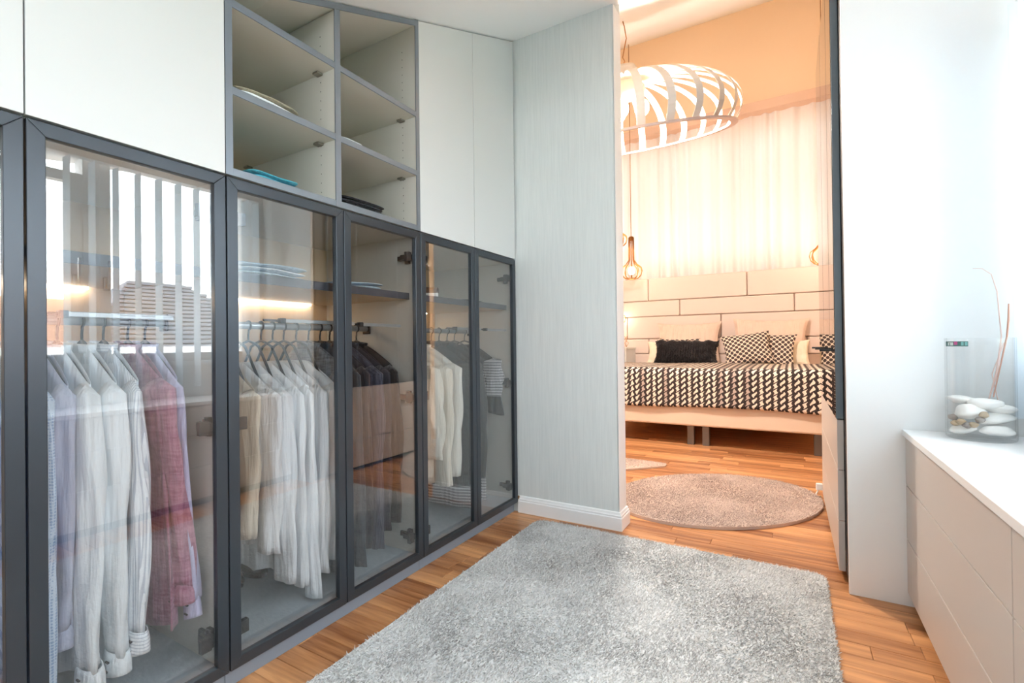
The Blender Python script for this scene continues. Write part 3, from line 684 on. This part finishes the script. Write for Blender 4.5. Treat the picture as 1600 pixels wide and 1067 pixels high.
# ------------------------------------------------------------------ dresser
XD = 1.68
for i, (a, b_, lab) in enumerate(((1.222, 2.162, 'white drawer unit of the dresser nearest the tall mirror wardrobe'), (.282, 1.222, 'white drawer unit of the dresser nearest the camera, under the worktop'))):
    u = thing('drawer_unit', lab, 'drawers', (1.86, (a + b_) / 2, 0), 'drawer units under the white worktop')
    bx('carcass', M_dresser, u, XD + .0205, 2.045, a + .001, b_ - .001, .05, .6); bx('plinth', M_gap, u, XD + .05, 2.04, a + .001, b_ - .001, 0, .05)
    for z0, z1 in ((.052, .2385), (.2425, .4285), (.4325, .5985)):
        bx('drawer', M_dresser, u, XD, XD + .019, a + .0018, b_ - .0018, z0, z1)
u = thing('drawer_unit', 'white drawer unit of the dresser below the window behind the camera', 'drawers', (1.86, -.188, 0), 'drawer units under the white worktop')
bx('carcass', M_dresser, u, XD + .0205, 2.045, -.657, .281, .05, .6); bx('plinth', M_gap, u, XD + .05, 2.04, -.657, .281, 0, .05)
for z0, z1 in ((.052, .2385), (.2425, .4285), (.4325, .5985)): bx('drawer', M_dresser, u, XD, XD + .019, -.6562, .2802, z0, z1)
tag(bx('worktop', M_top, None, XD - .008, 2.048, -.66, 2.164, .603, .625, bevel=.002), 'long white worktop lying over the drawer units below the window', 'worktop')

# vase, pebbles, twigs
VX, VY, VZ, VR = 1.853, 2.066, .6255, .083
va = thing('glass_vase', 'clear glass cylinder vase holding white stones on the dresser corner', 'vase', (VX, VY, VZ))
MB().lathe([(0, 0), (VR - .004, 0), (VR, .004), (VR, .32), (VR - .004, .32), (VR - .0045, .014), (0, .013)], (VX, VY, VZ), 48).build('body', M_clear, va, smooth=False)
b = MB(); lab_m = [mat('label_dark', (84, 120, 116), .5), mat('label_white', (226, 240, 238), .5), mat('label_pink', (206, 98, 158), .5), mat('label_teal', (124, 186, 186), .5)]
A0 = math.atan2(CAM.y - VY, CAM.x - VX)
def patch(t0, t1, z0, z1, r, mi):
    b.cur = mi; b.grid(lambda u, v: (VX + r * math.cos(A0 + t0 + (t1 - t0) * u), VY + r * math.sin(A0 + t0 + (t1 - t0) * u), VZ + z0 + (z1 - z0) * v), 6, 1)
def px2a(px): return math.asin(max(-1, min(1, (px - 1531) / 41.0)))
LZ0, LZ1 = .294, .310
patch(px2a(1493), px2a(1519), LZ0, LZ1, VR + .0006, 0)
patch(px2a(1496), px2a(1502), LZ0 + .003, LZ1 - .003, VR + .0009, 1)
patch(px2a(1497.6), px2a(1498.6), LZ0 + .003, LZ0 + .011, VR + .0012, 0)
patch(px2a(1503), px2a(1507), LZ0 + .005, LZ1 - .001, VR + .0009, 2)
patch(px2a(1511), px2a(1514), LZ0 + .003, LZ1 - .002, VR + .0009, 3); patch(px2a(1515.5), px2a(1518.4), LZ0 + .003, LZ1 - .002, VR + .0009, 3)
b.build('sticker', lab_m, va)
M_stone = mat('white_stone', (244, 243, 240), .7, var=.04, bump=(30, .3)); M_peb = mat('tan_pebble', (178, 158, 132), .6, var=.25, nscale=40); M_pebg = mat('grey_pebble', (160, 152, 146), .6, var=.2, nscale=40)
sv = Vector((math.cos(A0), math.sin(A0), 0)); lv = Vector((-sv.y, sv.x, 0))   # towards camera; along the view's left
def stone(dx, dn, dz, rx, ry, rz, m, label, name='stone', grp=None, rot=0):
    c = Vector((VX, VY, VZ)) + lv * dx + sv * dn
    ph = [R.uniform(0, 6) for _ in range(4)]
    fn = lambda d: 1 + .10 * math.sin(3 * d.x + ph[0]) + .08 * math.sin(4 * d.y + ph[1]) + .07 * math.sin(5 * d.z + ph[2])
    o = MB().ball((0, 0, 0), rx, ry, rz, 18, 10, fn).build(name, m, None, smooth=True); o.location = (c.x, c.y, VZ + dz); o.rotation_euler = (R.uniform(-.1, .1), rot, math.atan2(lv.y, lv.x) + R.uniform(-.3, .3))
    return tag(o, label, 'stone', grp)
# dx < 0 is towards the left of the vase as the photo sees it
def st(px, py, *a, **k): stone((px - 1531) / 41 * .083, *a, **k)
S = [(-.040, .02, .030, .032, .030, .016, M_stone, 'flat white stone at the vase bottom, under the tan pebbles'), (.035, .02, .031, .038, .034, .017, M_stone, 'broad white stone at the vase bottom right of the pebbles'),
     (.036, .0, .066, .040, .036, .018, M_stone, 'white stone lying on the broad bottom stone'), (-.022, .028, .086, .036, .026, .022, M_stone, 'blocky white stone above the tan pebbles'),
     (-.035, -.02, .118, .044, .035, .015, M_stone, 'flat white stone at the top left of the vase filling'), (.012, .01, .112, .044, .030, .016, M_stone, 'white stone tilted across the middle top of the filling'), (.045, -.005, .098, .032, .03, .015, M_stone, 'white stone under the twigs at the right of the vase')]
for k in S: stone(*k, rot=R.uniform(-.25, .25))
Pb = [(-.056, .048, .050), (-.044, .056, .056), (-.030, .062, .047), (-.014, .066, .051), (-.064, .030, .066), (.000, .060, .066), (.008, .058, .082)]
nm = ['tan pebble leftmost in the vase, by the glass', 'second tan pebble from the left in the vase', 'grey pebble low in the vase under the blocky white stone', 'tan pebble low in the middle of the vase', 'grey pebble at the left glass above the tan pebbles', 'grey pebble right of the blocky white stone', 'tan pebble wedged high right of the blocky stone']
for (dx, dn, dz), l_ in zip(Pb, nm): stone(dx, dn, dz, .0125, .011, .009, M_pebg if l_.startswith('grey') else M_peb, l_, 'pebble')
M_twig = mat('pink_twig', (226, 198, 188), .7); M_twig2 = mat('brown_twig', (204, 156, 136), .7)
def off(dx, dn, z): c = Vector((VX, VY, 0)) + lv * dx + sv * dn; return (c.x, c.y, z)
tag(MB().tube([off(.020, 0, .75), off(.038, .0, .84), off(.050, .0, .95), off(.046, 0, 1.02), off(.042, 0, 1.09), off(.030, 0, 1.145), off(.010, .0, 1.165), off(-.012, 0, 1.168)], [.0022, .002, .0018, .0016, .0014, .0012, .001, .0007], 6).build('twig', M_twig, None, smooth=True), 'thin pale twig bent over at its tip, in the glass vase', 'twig')
tag(MB().tube([off(.030, .01, .76), off(.045, .01, .85), off(.062, .0, .95), off(.066, 0, 1.0), off(.067, 0, 1.05)], [.0018, .002, .0024, .0028, .002], 6).build('twig', M_twig2, None, smooth=True), 'short thick brown twig standing in the glass vase', 'twig')
for k, l_ in enumerate(('pale twig bundled lowest in the vase', 'pale twig crossing the bundle inside the vase')):
    tag(MB().tube([off(.02 + .02 * k, -.01, .75), off(.04 - .012 * k, -.01, .83), off(.05 + .006 * k, -.02, .93)], .0014, 6).build('twig', M_twig, None, smooth=True), l_, 'twig')

# ------------------------------------------------------------------ mirror wardrobe on the passage side
XM = 1.485
u = thing('mirror_wardrobe', 'tall wardrobe with black mirroring glass doors over white drawers at the right of the passage', 'wardrobe', (1.75, 2.8, 0))
def pz(a, b_, x0, x1, z0, f, nm, m, par=u, bev=.0012): return MB().prism([(a, z0), (b_, z0), (b_, f(b_)), (a, f(a))], x0, x1).build(nm, m, par, bevel=bev)
MB().prism([(2.167, 0), (2.186, 0), (2.186, zc(2.186) - .002), (2.167, zc(2.167) - .002)], 1.511, 2.05).build('side_panel', M_panel, u, bevel=.001)
pz(2.2005, 3.40, 1.53, 2.145, .03, lambda y: 2.56, 'carcass', M_gap)
bx('plinth', M_gap, u, 1.55, 2.1, 2.21, 3.39, 0, .03)
for a, b_ in ((2.29, 2.55), (2.553, 2.98), (2.983, 3.40)):
    d = bx('mirror_door', M_edge, u, XM + .002, XM + .026, a, b_, .632, 2.55, bevel=.0008)
    bx('mirror_pane', M_mirror, d, XM, XM + .002, a + .004, b_ - .004, .636, 2.546, bevel=0)
    bx('handle', M_black, d, XM - .04, XM, b_ - .012 if a > 2.3 else b_ - .03, b_ if a > 2.3 else b_ - .018, .895, .905)
for z0, z1 in ((.032, .228), (.232, .428), (.432, .628)):
    bx('drawer', M_dresser, u, XM + .004, XM + .026, 2.29, 3.40, z0, z1)
MB().box(1.513, 1.53, 2.20, 2.29, .03, 2.56).build('filler_panel', M_gap, u)
tag(MB().box(1.455, 1.49, 3.405, 3.425, .045, .085).build('cable_plug', M_trim, None, bevel=.004), 'small white plug on the floor edge at the far end of the mirror wardrobe', 'plug')
MB().tube([(1.47, 3.415, .05), (1.455, 3.41, .02), (1.46, 3.40, .006), (1.48, 3.43, .004)], .004, 8).build('cable', M_trim, bpy.data.objects['cable_plug'], smooth=True)

# ------------------------------------------------------------------ bedroom
M_bedfab = mat('beige_bed_fabric', (226, 204, 184), .85, bump=(220, .3, .001)); M_head = mat('headboard_fabric', (224, 206, 198), .8, bump=(160, .25, .001))
M_sheet = cloth('white_sheet', (248, 244, 238)); BX0, BX1 = -.4, 1.62
bed = thing('bed', 'wide upholstered boxspring bed on metal legs in the bedroom beyond the passage', 'bed', (.61, 5.5, 0))
def bf(u, v):
    return None
bx('base', M_bedfab, bed, BX0, BX1, 4.55, 6.48, .185, .42, bevel=.015); bx('mattress', M_sheet, bed, BX0 + .01, BX1 - .01, 4.56, 6.48, .42, .668, bevel=.04)
for x, y in ((.53, 4.66), (.66, 4.66), (BX0 + .1, 4.66), (BX1 - .1, 4.66), (BX0 + .1, 6.35), (BX1 - .1, 6.35)):
    MB().box(x - .03, x + .03, y - .03, y + .03, 0, .185).build('leg', mat('leg_metal', (120, 116, 112), .35, .7), bed, bevel=.004)
hb = thing('headboard', 'wide headboard of padded fabric panels standing behind the bed', 'headboard', (.45, 6.55, 0)); bx('backing', M_bedfab, hb, -1.2, 2.1, 6.55, 6.60, 0, 1.80)
rows = [(1.80, 1.503, [-1.2, -.31, .885, 1.75, 2.1]), (1.497, 1.293, [-1.2, .093, 1.381, 2.1]), (1.287, .995, [-1.2, -.6, .588, 1.72, 2.1]), (.989, .795, [-1.2, -.31, .45, 1.5, 2.1]), (.789, .5, [-1.2, .093, 1.381, 2.1])]
for z1, z0, xs in rows:
    for a, b_ in zip(xs, xs[1:]): MB().box(a + .003, b_ - .003, 6.485, 6.55, z0, z1).build('panel', M_head, hb, bevel=.014)
# bedspread
def spread_mat():
    k = N('zigzag_bedspread'); tc = k.n('ShaderNodeTexCoord'); s = k.n('ShaderNodeSeparateXYZ'); k.l(tc.outputs['UV'], s.inputs[0])
    wd, hg = .052, .050
    c = k.math('MULTIPLY', s.outputs[0], 1 / wd); fx = k.math('FRACT', c); fl_ = k.math('FLOOR', c)
    odd = k.math('FLOORED_MODULO', fl_, 2.0)
    v = k.math('ADD', k.math('MULTIPLY', s.outputs[1], 1 / hg), k.math('MULTIPLY', fl_, .47))
    wav = k.math('MULTIPLY', k.math('SINE', k.math('MULTIPLY', s.outputs[1], 2 * PI / hg)), .12)
    fx = k.math('ADD', fx, wav)
    f = k.math('MULTIPLY', k.math('LESS_THAN', k.math('FRACT', k.math('ADD', v, k.math('MULTIPLY', fx, -.9))), .68), k.math('LESS_THAN', k.math('ABSOLUTE', k.math('SUBTRACT', fx, .5)), .27))
    fl2 = k.math('FRACT', k.math('ADD', v, k.math('MULTIPLY', fx, 1.0)))
    odd = k.math('GREATER_THAN', fl2, .5)
    wn = k.n('ShaderNodeTexWhiteNoise', noise_dimensions='1D'); k.l(k.math('FLOOR', c), wn.inputs['W'])
    light = k.mix(k.math('MULTIPLY', k.math('GREATER_THAN', wn.outputs['Value'], .8), .55), lin((236, 220, 206)), lin((120, 96, 92)))
    dark = k.mix(odd, lin((34, 26, 28)), lin((60, 46, 44)))
    k.l(k.mix(f, dark, light), k.b.inputs['Base Color']); k.b.inputs['Roughness'].default_value = .9; return k.m
def dots_mat():
    k = N('dotted_cushion'); tc = k.n('ShaderNodeTexCoord'); mp = k.n('ShaderNodeMapping'); mp.inputs['Scale'].default_value = (11, 11, 1); mp.inputs['Rotation'].default_value = (0, 0, PI / 4)
    k.l(tc.outputs['UV'], mp.inputs[0]); vo = k.n('ShaderNodeTexVoronoi', voronoi_dimensions='2D'); vo.inputs['Randomness'].default_value = 0; vo.inputs['Scale'].default_value = 1; k.l(mp.outputs[0], vo.inputs['Vector'])
    f = k.math('LESS_THAN', vo.outputs['Distance'], .44); k.l(k.mix(f, lin((232, 216, 200)), lin((70, 56, 56))), k.b.inputs['Base Color']); k.b.inputs['Roughness'].default_value = .9; return k.m
M_spread, M_dots = spread_mat(), dots_mat()
TOPZ, YB0, YF = .705, 5.72, 4.515; x0, x1 = BX0 - .03, BX1 + .03; DR = .325
def fold(p, lo, hi, r=.05):
    # position along a strip that bends down past lo/hi: returns coordinate and drop
    def dn(e):
        if e <= 0: return 0, 0
        L = r * PI / 2
        if e < L: a = e / r; return r * math.sin(a), r * (1 - math.cos(a))
        return r, r + e - L
    if p < lo + r: o, d = dn(lo + r - p); return lo + r - o, d
    if p > hi - r: o, d = dn(p - hi + r); return hi - r + o, d
    return p, 0
nu, nv = 110, 60; b = MB(); uvs = []
P0, P1, Q0 = x0 - DR, x1 + DR, YF - DR
def SP(u, v):
    p = P0 + (P1 - P0) * u; q = Q0 + (YB0 - Q0) * v
    x, dx = fold(p, x0, x1); y, dy = fold(q, YF, YB0 + 9)
    uvs.append((p, q)); d = max(dx, dy); e = min(dx, dy)
    wob = .006 * math.sin(p * 9) * min(1, d * 4)
    return (x + (.02 * e / DR if p > .6 else -.02 * e / DR), y - wob - .015 * e, TOPZ - d + .004 * math.sin(p * 5 + q * 3) - (.012 * math.sin(p * 4.0 + 1) * d / DR if dy > dx else 0))
b.grid(SP, nu, nv)
tag(b.build('bedspread', M_spread, None, smooth=True, uv=uvs, solid=.006), 'black and cream zigzag bedspread draped over the foot of the bed', 'bedspread')

def cushion(name, label, c, wd, ht, th, m, tilt=.35, rz=0, roll=0, cat='pillow', grp=None, fur=False, puff=.42):
    b = MB(); uvs = []; N_ = 26; ph = R.uniform(0, 6)
    def P(u, v, s):
        a, q = u * 2 - 1, v * 2 - 1; e = (max(0, 1 - abs(a) ** 2.4) * max(0, 1 - abs(q) ** 2.4)) ** puff
        pin = 1 - .11 * (1 - abs(q) ** 2) * abs(a) ** 3; pin2 = 1 - .13 * (1 - abs(a) ** 2) * abs(q) ** 3
        uvs.append((u * wd / .45, v * ht / .45))
        wr = .006 * math.sin(9 * a + 6 * q + ph) * abs(a * q) + .004 * math.sin(14 * a * q + ph)
        return (a * wd / 2 * pin, s * (th / 2 * e) + wr, q * ht / 2 * pin2 + (.0 if not fur else .01 * math.sin(a * 17 + ph)))
    b.grid(lambda u, v: P(u, v, -1), N_, N_); b.grid(lambda u, v: P(1 - u, v, 1), N_, N_)
    uvs = [(uu, vv) for uu, vv in uvs]
    o = b.build(name, m, None, smooth=True, uv=uvs); o.location = c; o.rotation_euler = (-tilt, roll, rz)
    return tag(o, label, cat, grp)
c_blush = cloth('blush_satin', (226, 202, 188), (216, 190, 176), rough=.55, wr=1.3); c_crm = cloth('cream_pillowcase', (246, 232, 212))
zt = .668
cushion('pillow', 'large blush pillow leaning on the headboard behind the black fur cushion', (.215, 6.34, zt + .27), .78, .54, .16, c_blush, .3)
cushion('pillow', 'large blush pillow leaning on the headboard behind the dotted cushions', (1.12, 6.34, zt + .28), .80, .56, .16, c_blush, .3, roll=.03)
cushion('pillow', 'smaller cream pillow left of the black fur cushion', (.02, 6.10, zt + .145), .5, .30, .12, c_crm, .35, .1)
cushion('pillow', 'smaller cream pillow right of the dotted cushions', (1.31, 6.14, zt + .145), .42, .30, .12, c_crm, .35)
cushion('cushion', 'dotted black and cream cushion half hidden behind the black fur cushion', (.18, 5.98, zt + .165), .46, .34, .10, M_dots, .4, .05, cat='cushion')
M_fur = mat('black_fur', (30, 26, 30), .75, bump=(14, 1.0, .02), sheen=.4, var=.5, nscale=9)
fur = cushion('fur_cushion', 'black fur cushion lying before the left blush pillow', (.285, 5.80, zt + .16), .72, .29, .17, M_fur, .42, 0, .02, 'cushion', fur=True, puff=.3)
# fur tufts on the cushion
me = fur.data; rng = np.random.default_rng(5); vs2 = [v.co.copy() for v in me.vertices]; nn = [v.normal.copy() for v in me.vertices]; fv, ff = [], []
polys = [p for p in me.polygons]
for i in range(16000):
    p = polys[rng.integers(len(polys))]; wts = rng.dirichlet(np.ones(len(p.vertices))); c = Vector((0, 0, 0))
    for q, ix in zip(wts, p.vertices): c += vs2[ix] * float(q)
    nrm = p.normal; t = nrm.cross(Vector(rng.normal(size=3))).normalized() * .004; tip = c + nrm * .010 + Vector((.0, 0, -.014)) + Vector(rng.normal(size=3)) * .005
    k = len(fv); fv += [c - t, c + t, tip]; ff.append((k, k + 1, k + 2))
tf = bpy.data.meshes.new('fur'); tf.from_pydata(fv, [], ff); tf.materials.append(mat('black_fur_hair', (34, 30, 34), .5)); o = bpy.data.objects.new('fur', tf); o.parent = fur; o['kind'] = 'stuff'; C.objects.link(o)
cushion('cushion', 'dotted black and cream cushion in front, right of the fur cushion', (.92, 5.86, zt + .19), .50, .40, .13, M_dots, .5, .15, -.12, 'cushion')
cushion('cushion', 'dotted black and cream cushion tucked behind the front dotted one', (1.165, 6.01, zt + .185), .44, .38, .11, M_dots, .4, -.1, .05, 'cushion')
# nightstand
ns = thing('nightstand', 'white nightstand with silver front panels left of the bed', 'nightstand', (-.72, 6.25, 0))
bx('body', M_white, ns, -.97, -.49, 6.05, 6.48, .03, .86, bevel=.004); bx('top', M_white, ns, -.98, -.48, 6.03, 6.48, .86, .885, bevel=.003); bx('plinth', M_gap, ns, -.95, -.51, 6.07, 6.46, 0, .03)
for k in range(4): bx('front_panel', M_chrome, ns, -.955 + .118 * k, -.955 + .118 * k + .09, 6.04, 6.05, .62, .83)
wd_ = thing('wire_ornament', 'small brown wire ornament on the white nightstand', 'ornament', (-.53, 6.2, .885))
for k in range(3):
    a = 2.1 * k; MB().tube([(-.53, 6.2, .888), (-.53 + .03 * math.cos(a), 6.2 + .03 * math.sin(a), .94), (-.53 - .02 * math.cos(a), 6.2, .985), (-.53 + .025 * math.cos(a + 1), 6.2, 1.03)], .003, 6).build('wire', M_brass, wd_, smooth=True)
# curtain and pelmet
k = N('sheer_curtain'); k.b.inputs['Base Color'].default_value = lin((238, 234, 234)); k.b.inputs['Roughness'].default_value = .9; k.b.inputs['Transmission Weight'].default_value = 0
tr = k.n('ShaderNodeBsdfTranslucent'); tr.inputs[0].default_value = lin((250, 244, 238)); mx = k.n('ShaderNodeMixShader'); mx.inputs[0].default_value = .035
k.l(k.b.outputs[0], mx.inputs[1]); k.l(tr.outputs[0], mx.inputs[2]); k.l(mx.outputs[0], k.out.inputs[0]); M_sheer = k.m
xs = []; x = -2.4
while x < 2.1: xs.append(x); x += .012
wv = [.036 * math.sin(q * 34 + 1.6 * math.sin(q * 5.3) + .9 * math.sin(q * 11)) + .012 * math.sin(q * 71 + 2 * math.sin(q * 7)) for q in xs]
b = MB(); nx = len(xs)
for z in (.06, 1.5, 3.0, 3.78): b.v += [(q, 6.695 + o_ * (1 if z < 3.5 else .5), z) for q, o_ in zip(xs, wv)]
b.f = [(j * nx + i, j * nx + i + 1, (j + 1) * nx + i + 1, (j + 1) * nx + i) for j in range(3) for i in range(nx - 1)]; b.mi = [0] * len(b.f)
tag(b.build('sheer_curtain', M_sheer, None, smooth=True), 'white pleated sheer curtain covering the wall behind the headboard', 'curtain')
pl = struct(MB().box(-2.6, 2.15, 6.56, 6.75, 3.755, 3.87).build('trim_3', mat('pelmet_paint', (226, 196, 176), .8)))

# big slatted pendant
LC = Vector((.376, 3.339, 2.344)); RL = .69; tiltq = Matrix.Rotation(math.radians(16), 3, 'X')
lp = thing('slatted_pendant', 'large round white pendant lamp of curved slats hanging tilted over the bedroom floor', 'lamp', LC)
M_lamp = mat('lamp_white', (250, 240, 228), .5)
def LP(v): return LC + tiltq @ Vector(v)
b = MB()
rp = []
for k in range(96):
    a = 2 * PI * k / 96
    for r, z in ((RL, 0), (RL - .045, 0), (RL - .045, .012), (RL, .012)): rp.append(LP((r * math.cos(a), r * math.sin(a), z)))
b.add(rp, [(k * 4 + j, k * 4 + (j + 1) % 4, ((k + 1) % 96) * 4 + (j + 1) % 4, ((k + 1) % 96) * 4 + j) for k in range(96) for j in range(4)]); b.build('ring', mat('lamp_ring', (222, 196, 186), .5), lp)
hb_ = MB(); hb_.lathe([(0, .50), (.07, .5), (.09, .47), (.09, .40), (.13, .36), (.13, .30), (.05, .28), (0, .28)], (0, 0, 0), 32); hb_.v = [tuple(LP(v)) for v in hb_.v]; hb_.build('hub', M_lamp, lp, smooth=True)
prof_ = []
for t in np.linspace(0, 1, 16):      # cubic bezier from hub out and down to the ring
    p0, p1, p2, p3 = (.09, .40), (.50, .42), (.86, .22), (RL - .02, .006)
    f = [(1 - t) ** 3, 3 * t * (1 - t) ** 2, 3 * t * t * (1 - t), t ** 3]; prof_.append((sum(f[i] * p[0] for i, p in enumerate((p0, p1, p2, p3))), sum(f[i] * p[1] for i, p in enumerate((p0, p1, p2, p3)))))
sb = MB(); vs_ = []
for (r, z) in prof_:
    wv_ = .024
    for dy in (-wv_, wv_):
        for dz in (0, .006): vs_.append(tiltq @ Vector((r, dy, z + dz)))
m_ = len(prof_); q4 = (0, 1, 3, 2); fs = [(i * 4 + q4[j], i * 4 + q4[(j + 1) % 4], (i + 1) * 4 + q4[(j + 1) % 4], (i + 1) * 4 + q4[j]) for i in range(m_ - 1) for j in range(4)]
ax = tiltq @ Vector((0, 0, 1)); slm = bpy.data.meshes.new('slat'); slm.from_pydata(vs_, [], fs); slm.materials.append(M_lamp)
for k in range(26):
    o = bpy.data.objects.new('slat', slm); o.parent = lp; C.objects.link(o); o.rotation_euler = Matrix.Rotation(2 * PI * k / 26, 3, ax).to_euler()
for k in range(3):
    a = 2 * PI * k / 3 + .4; p = LP((.1 * math.cos(a), .1 * math.sin(a), .22)); MB().ball(p, .05, .05, .06, 14, 10).build('bulb', M_bulb, lp, smooth=True)
top = LP((0, 0, .5)); cz = zb(top.y - .02)
MB().tube([(top.x - .012, top.y, top.z), (top.x + .01, top.y, top.z + .03), (top.x - .005, top.y, top.z + .06), (top.x + .022, top.y, (top.z + cz) / 2 + .03), (top.x + .01, top.y, cz - .04), (top.x, top.y, cz)], .0035, 6).build('cord', M_brass, lp, smooth=True)
point(LP((0, 0, .16)), 270, (1, .90, .79), .12)

# cage pendants at the bedside
def cage(label, x, y, zbot, r=.135, neck=.33, energy=10):
    g = thing('cage_pendant', label, 'lamp', (x, y, zbot), 'bronze cage pendants by the headboard')
    ht = r * 1.55; b0 = zbot; nk = .032
    MB().tube([(x, y, b0 + ht + neck), (x, y, zb(y) - .001)], .004, 6).build('cord', M_brass, g, smooth=True)
    MB().tube([(x, y, b0 + ht + neck - .05), (x, y, b0 + ht + neck)], nk * .9, 12).build('cap', M_brass, g, smooth=True)
    for k in range(10):
        a = 2 * PI * k / 10; pts = [(nk, ht + neck - .01), (nk, ht + neck * .5), (nk * 1.05, ht + .03), (r * .55, ht * .86), (r * .93, ht * .66), (r, ht * .45), (r * .9, ht * .22), (r * .66, ht * .06), (r * .45, 0)]
        MB().tube([(x + q * math.cos(a), y + q * math.sin(a), b0 + z) for q, z in pts], .0055, 6).build('rib', M_brass, g, smooth=True)
    rg = MB().tube([(x + r * .45 * math.cos(t), y + r * .45 * math.sin(t), b0) for t in np.linspace(0, 2 * PI, 25)], .006, 6); rg.build('bottom_ring', M_brass, g, smooth=True)
    MB().ball((x, y, b0 + ht * .5), .045, .045, .055, 14, 10).build('bulb', M_bulb, g, smooth=True)
    point((x, y, b0 + ht * .4), energy, (1, .87, .72), .05)
cage('bronze cage pendant with a long neck, hanging whole beside the left end of the headboard', -.42, 6.1, 1.765)
cage('bronze cage pendant hanging highest, half hidden by the partition', -.50, 5.8, 2.14, .115)
cage('bronze cage pendant hanging lowest, half hidden by the partition', -.69, 6.38, 1.20, .10)
cage('bronze cage pendant at the right end of the headboard beside the mirror wardrobe', 1.66, 6.12, 1.76, .135)

# ------------------------------------------------------------------ outside
struct(MB().box(2.3, 60, -40, 60, -6.1, -6).build('ground', mat('street_pale', (205, 205, 205), .9)))
M_slate = mat('roof_slate', (142, 148, 158), .8, var=.2, nscale=4); M_terra = mat('terracotta_tile', (206, 172, 158), .8, var=.15, nscale=4); M_render = mat('cream_render', (236, 216, 204), .9); M_green = mat('hedge_green', (120, 160, 120), .9, var=.3, nscale=6)
def house(label, xa, xb, ya, yb, ze, zr, mroof, hip, mwall):
    g = thing('house', label, 'house', ((xa + xb) / 2, (ya + yb) / 2, -6)); xm = (xa + xb) / 2
    MB().box(xa + .25, xb - .25, ya + .2, yb - .2, -6, ze).build('wall', mwall, g)
    rf = MB(); v = [(xa, ya, ze), (xb, ya, ze), (xb, yb, ze), (xa, yb, ze), (xm, ya + hip, zr), (xm, yb - hip, zr)]
    rf.add(v, [(0, 4, 5, 3), (1, 2, 5, 4), (0, 1, 4), (2, 3, 5), (0, 3, 2, 1)]); r_ = rf.build('roof', mroof, g)
    co = MB(); K = 16
    for i in range(K):
        t = i / K; z = ze + (zr - ze) * t; x = xa + (xm - xa) * t; a, b_ = ya + hip * t, yb - hip * t
        co.box(x - .05, x + .01, a, b_, z + .0, z + .05)
    q = co.build('tile_courses', mroof, r_); q['kind'] = 'stuff'
    bx('gutter', M_trim, g, xa - .12, xa, ya, yb, ze - .1, ze + .02, bevel=0)
    return g
house('neighbouring house with a grey slate roof seen through the window', 8.0, 12.0, 3.0, 6.8, .95, 2.3, M_slate, 1.4, M_render)
house('neighbouring house with a terracotta roof seen through the window', 7.2, 9.4, -4.0, 2.93, .95, 1.7, M_terra, .02, mat('pink_render', (226, 206, 196), .9))
hd = MB().ball((0, 0, 0), .5, 3.6, .9, 24, 14, lambda d: 1 + .06 * math.sin(9 * d.y * 4 + 7 * d.z * 3) + .05 * math.sin(20 * d.y + 13 * d.x)); 
o = hd.build('tree', M_green, None, smooth=True); o.location = (6.4, -1.2, -.1); tag(o, 'green treetop before the terracotta roofed house', 'tree')
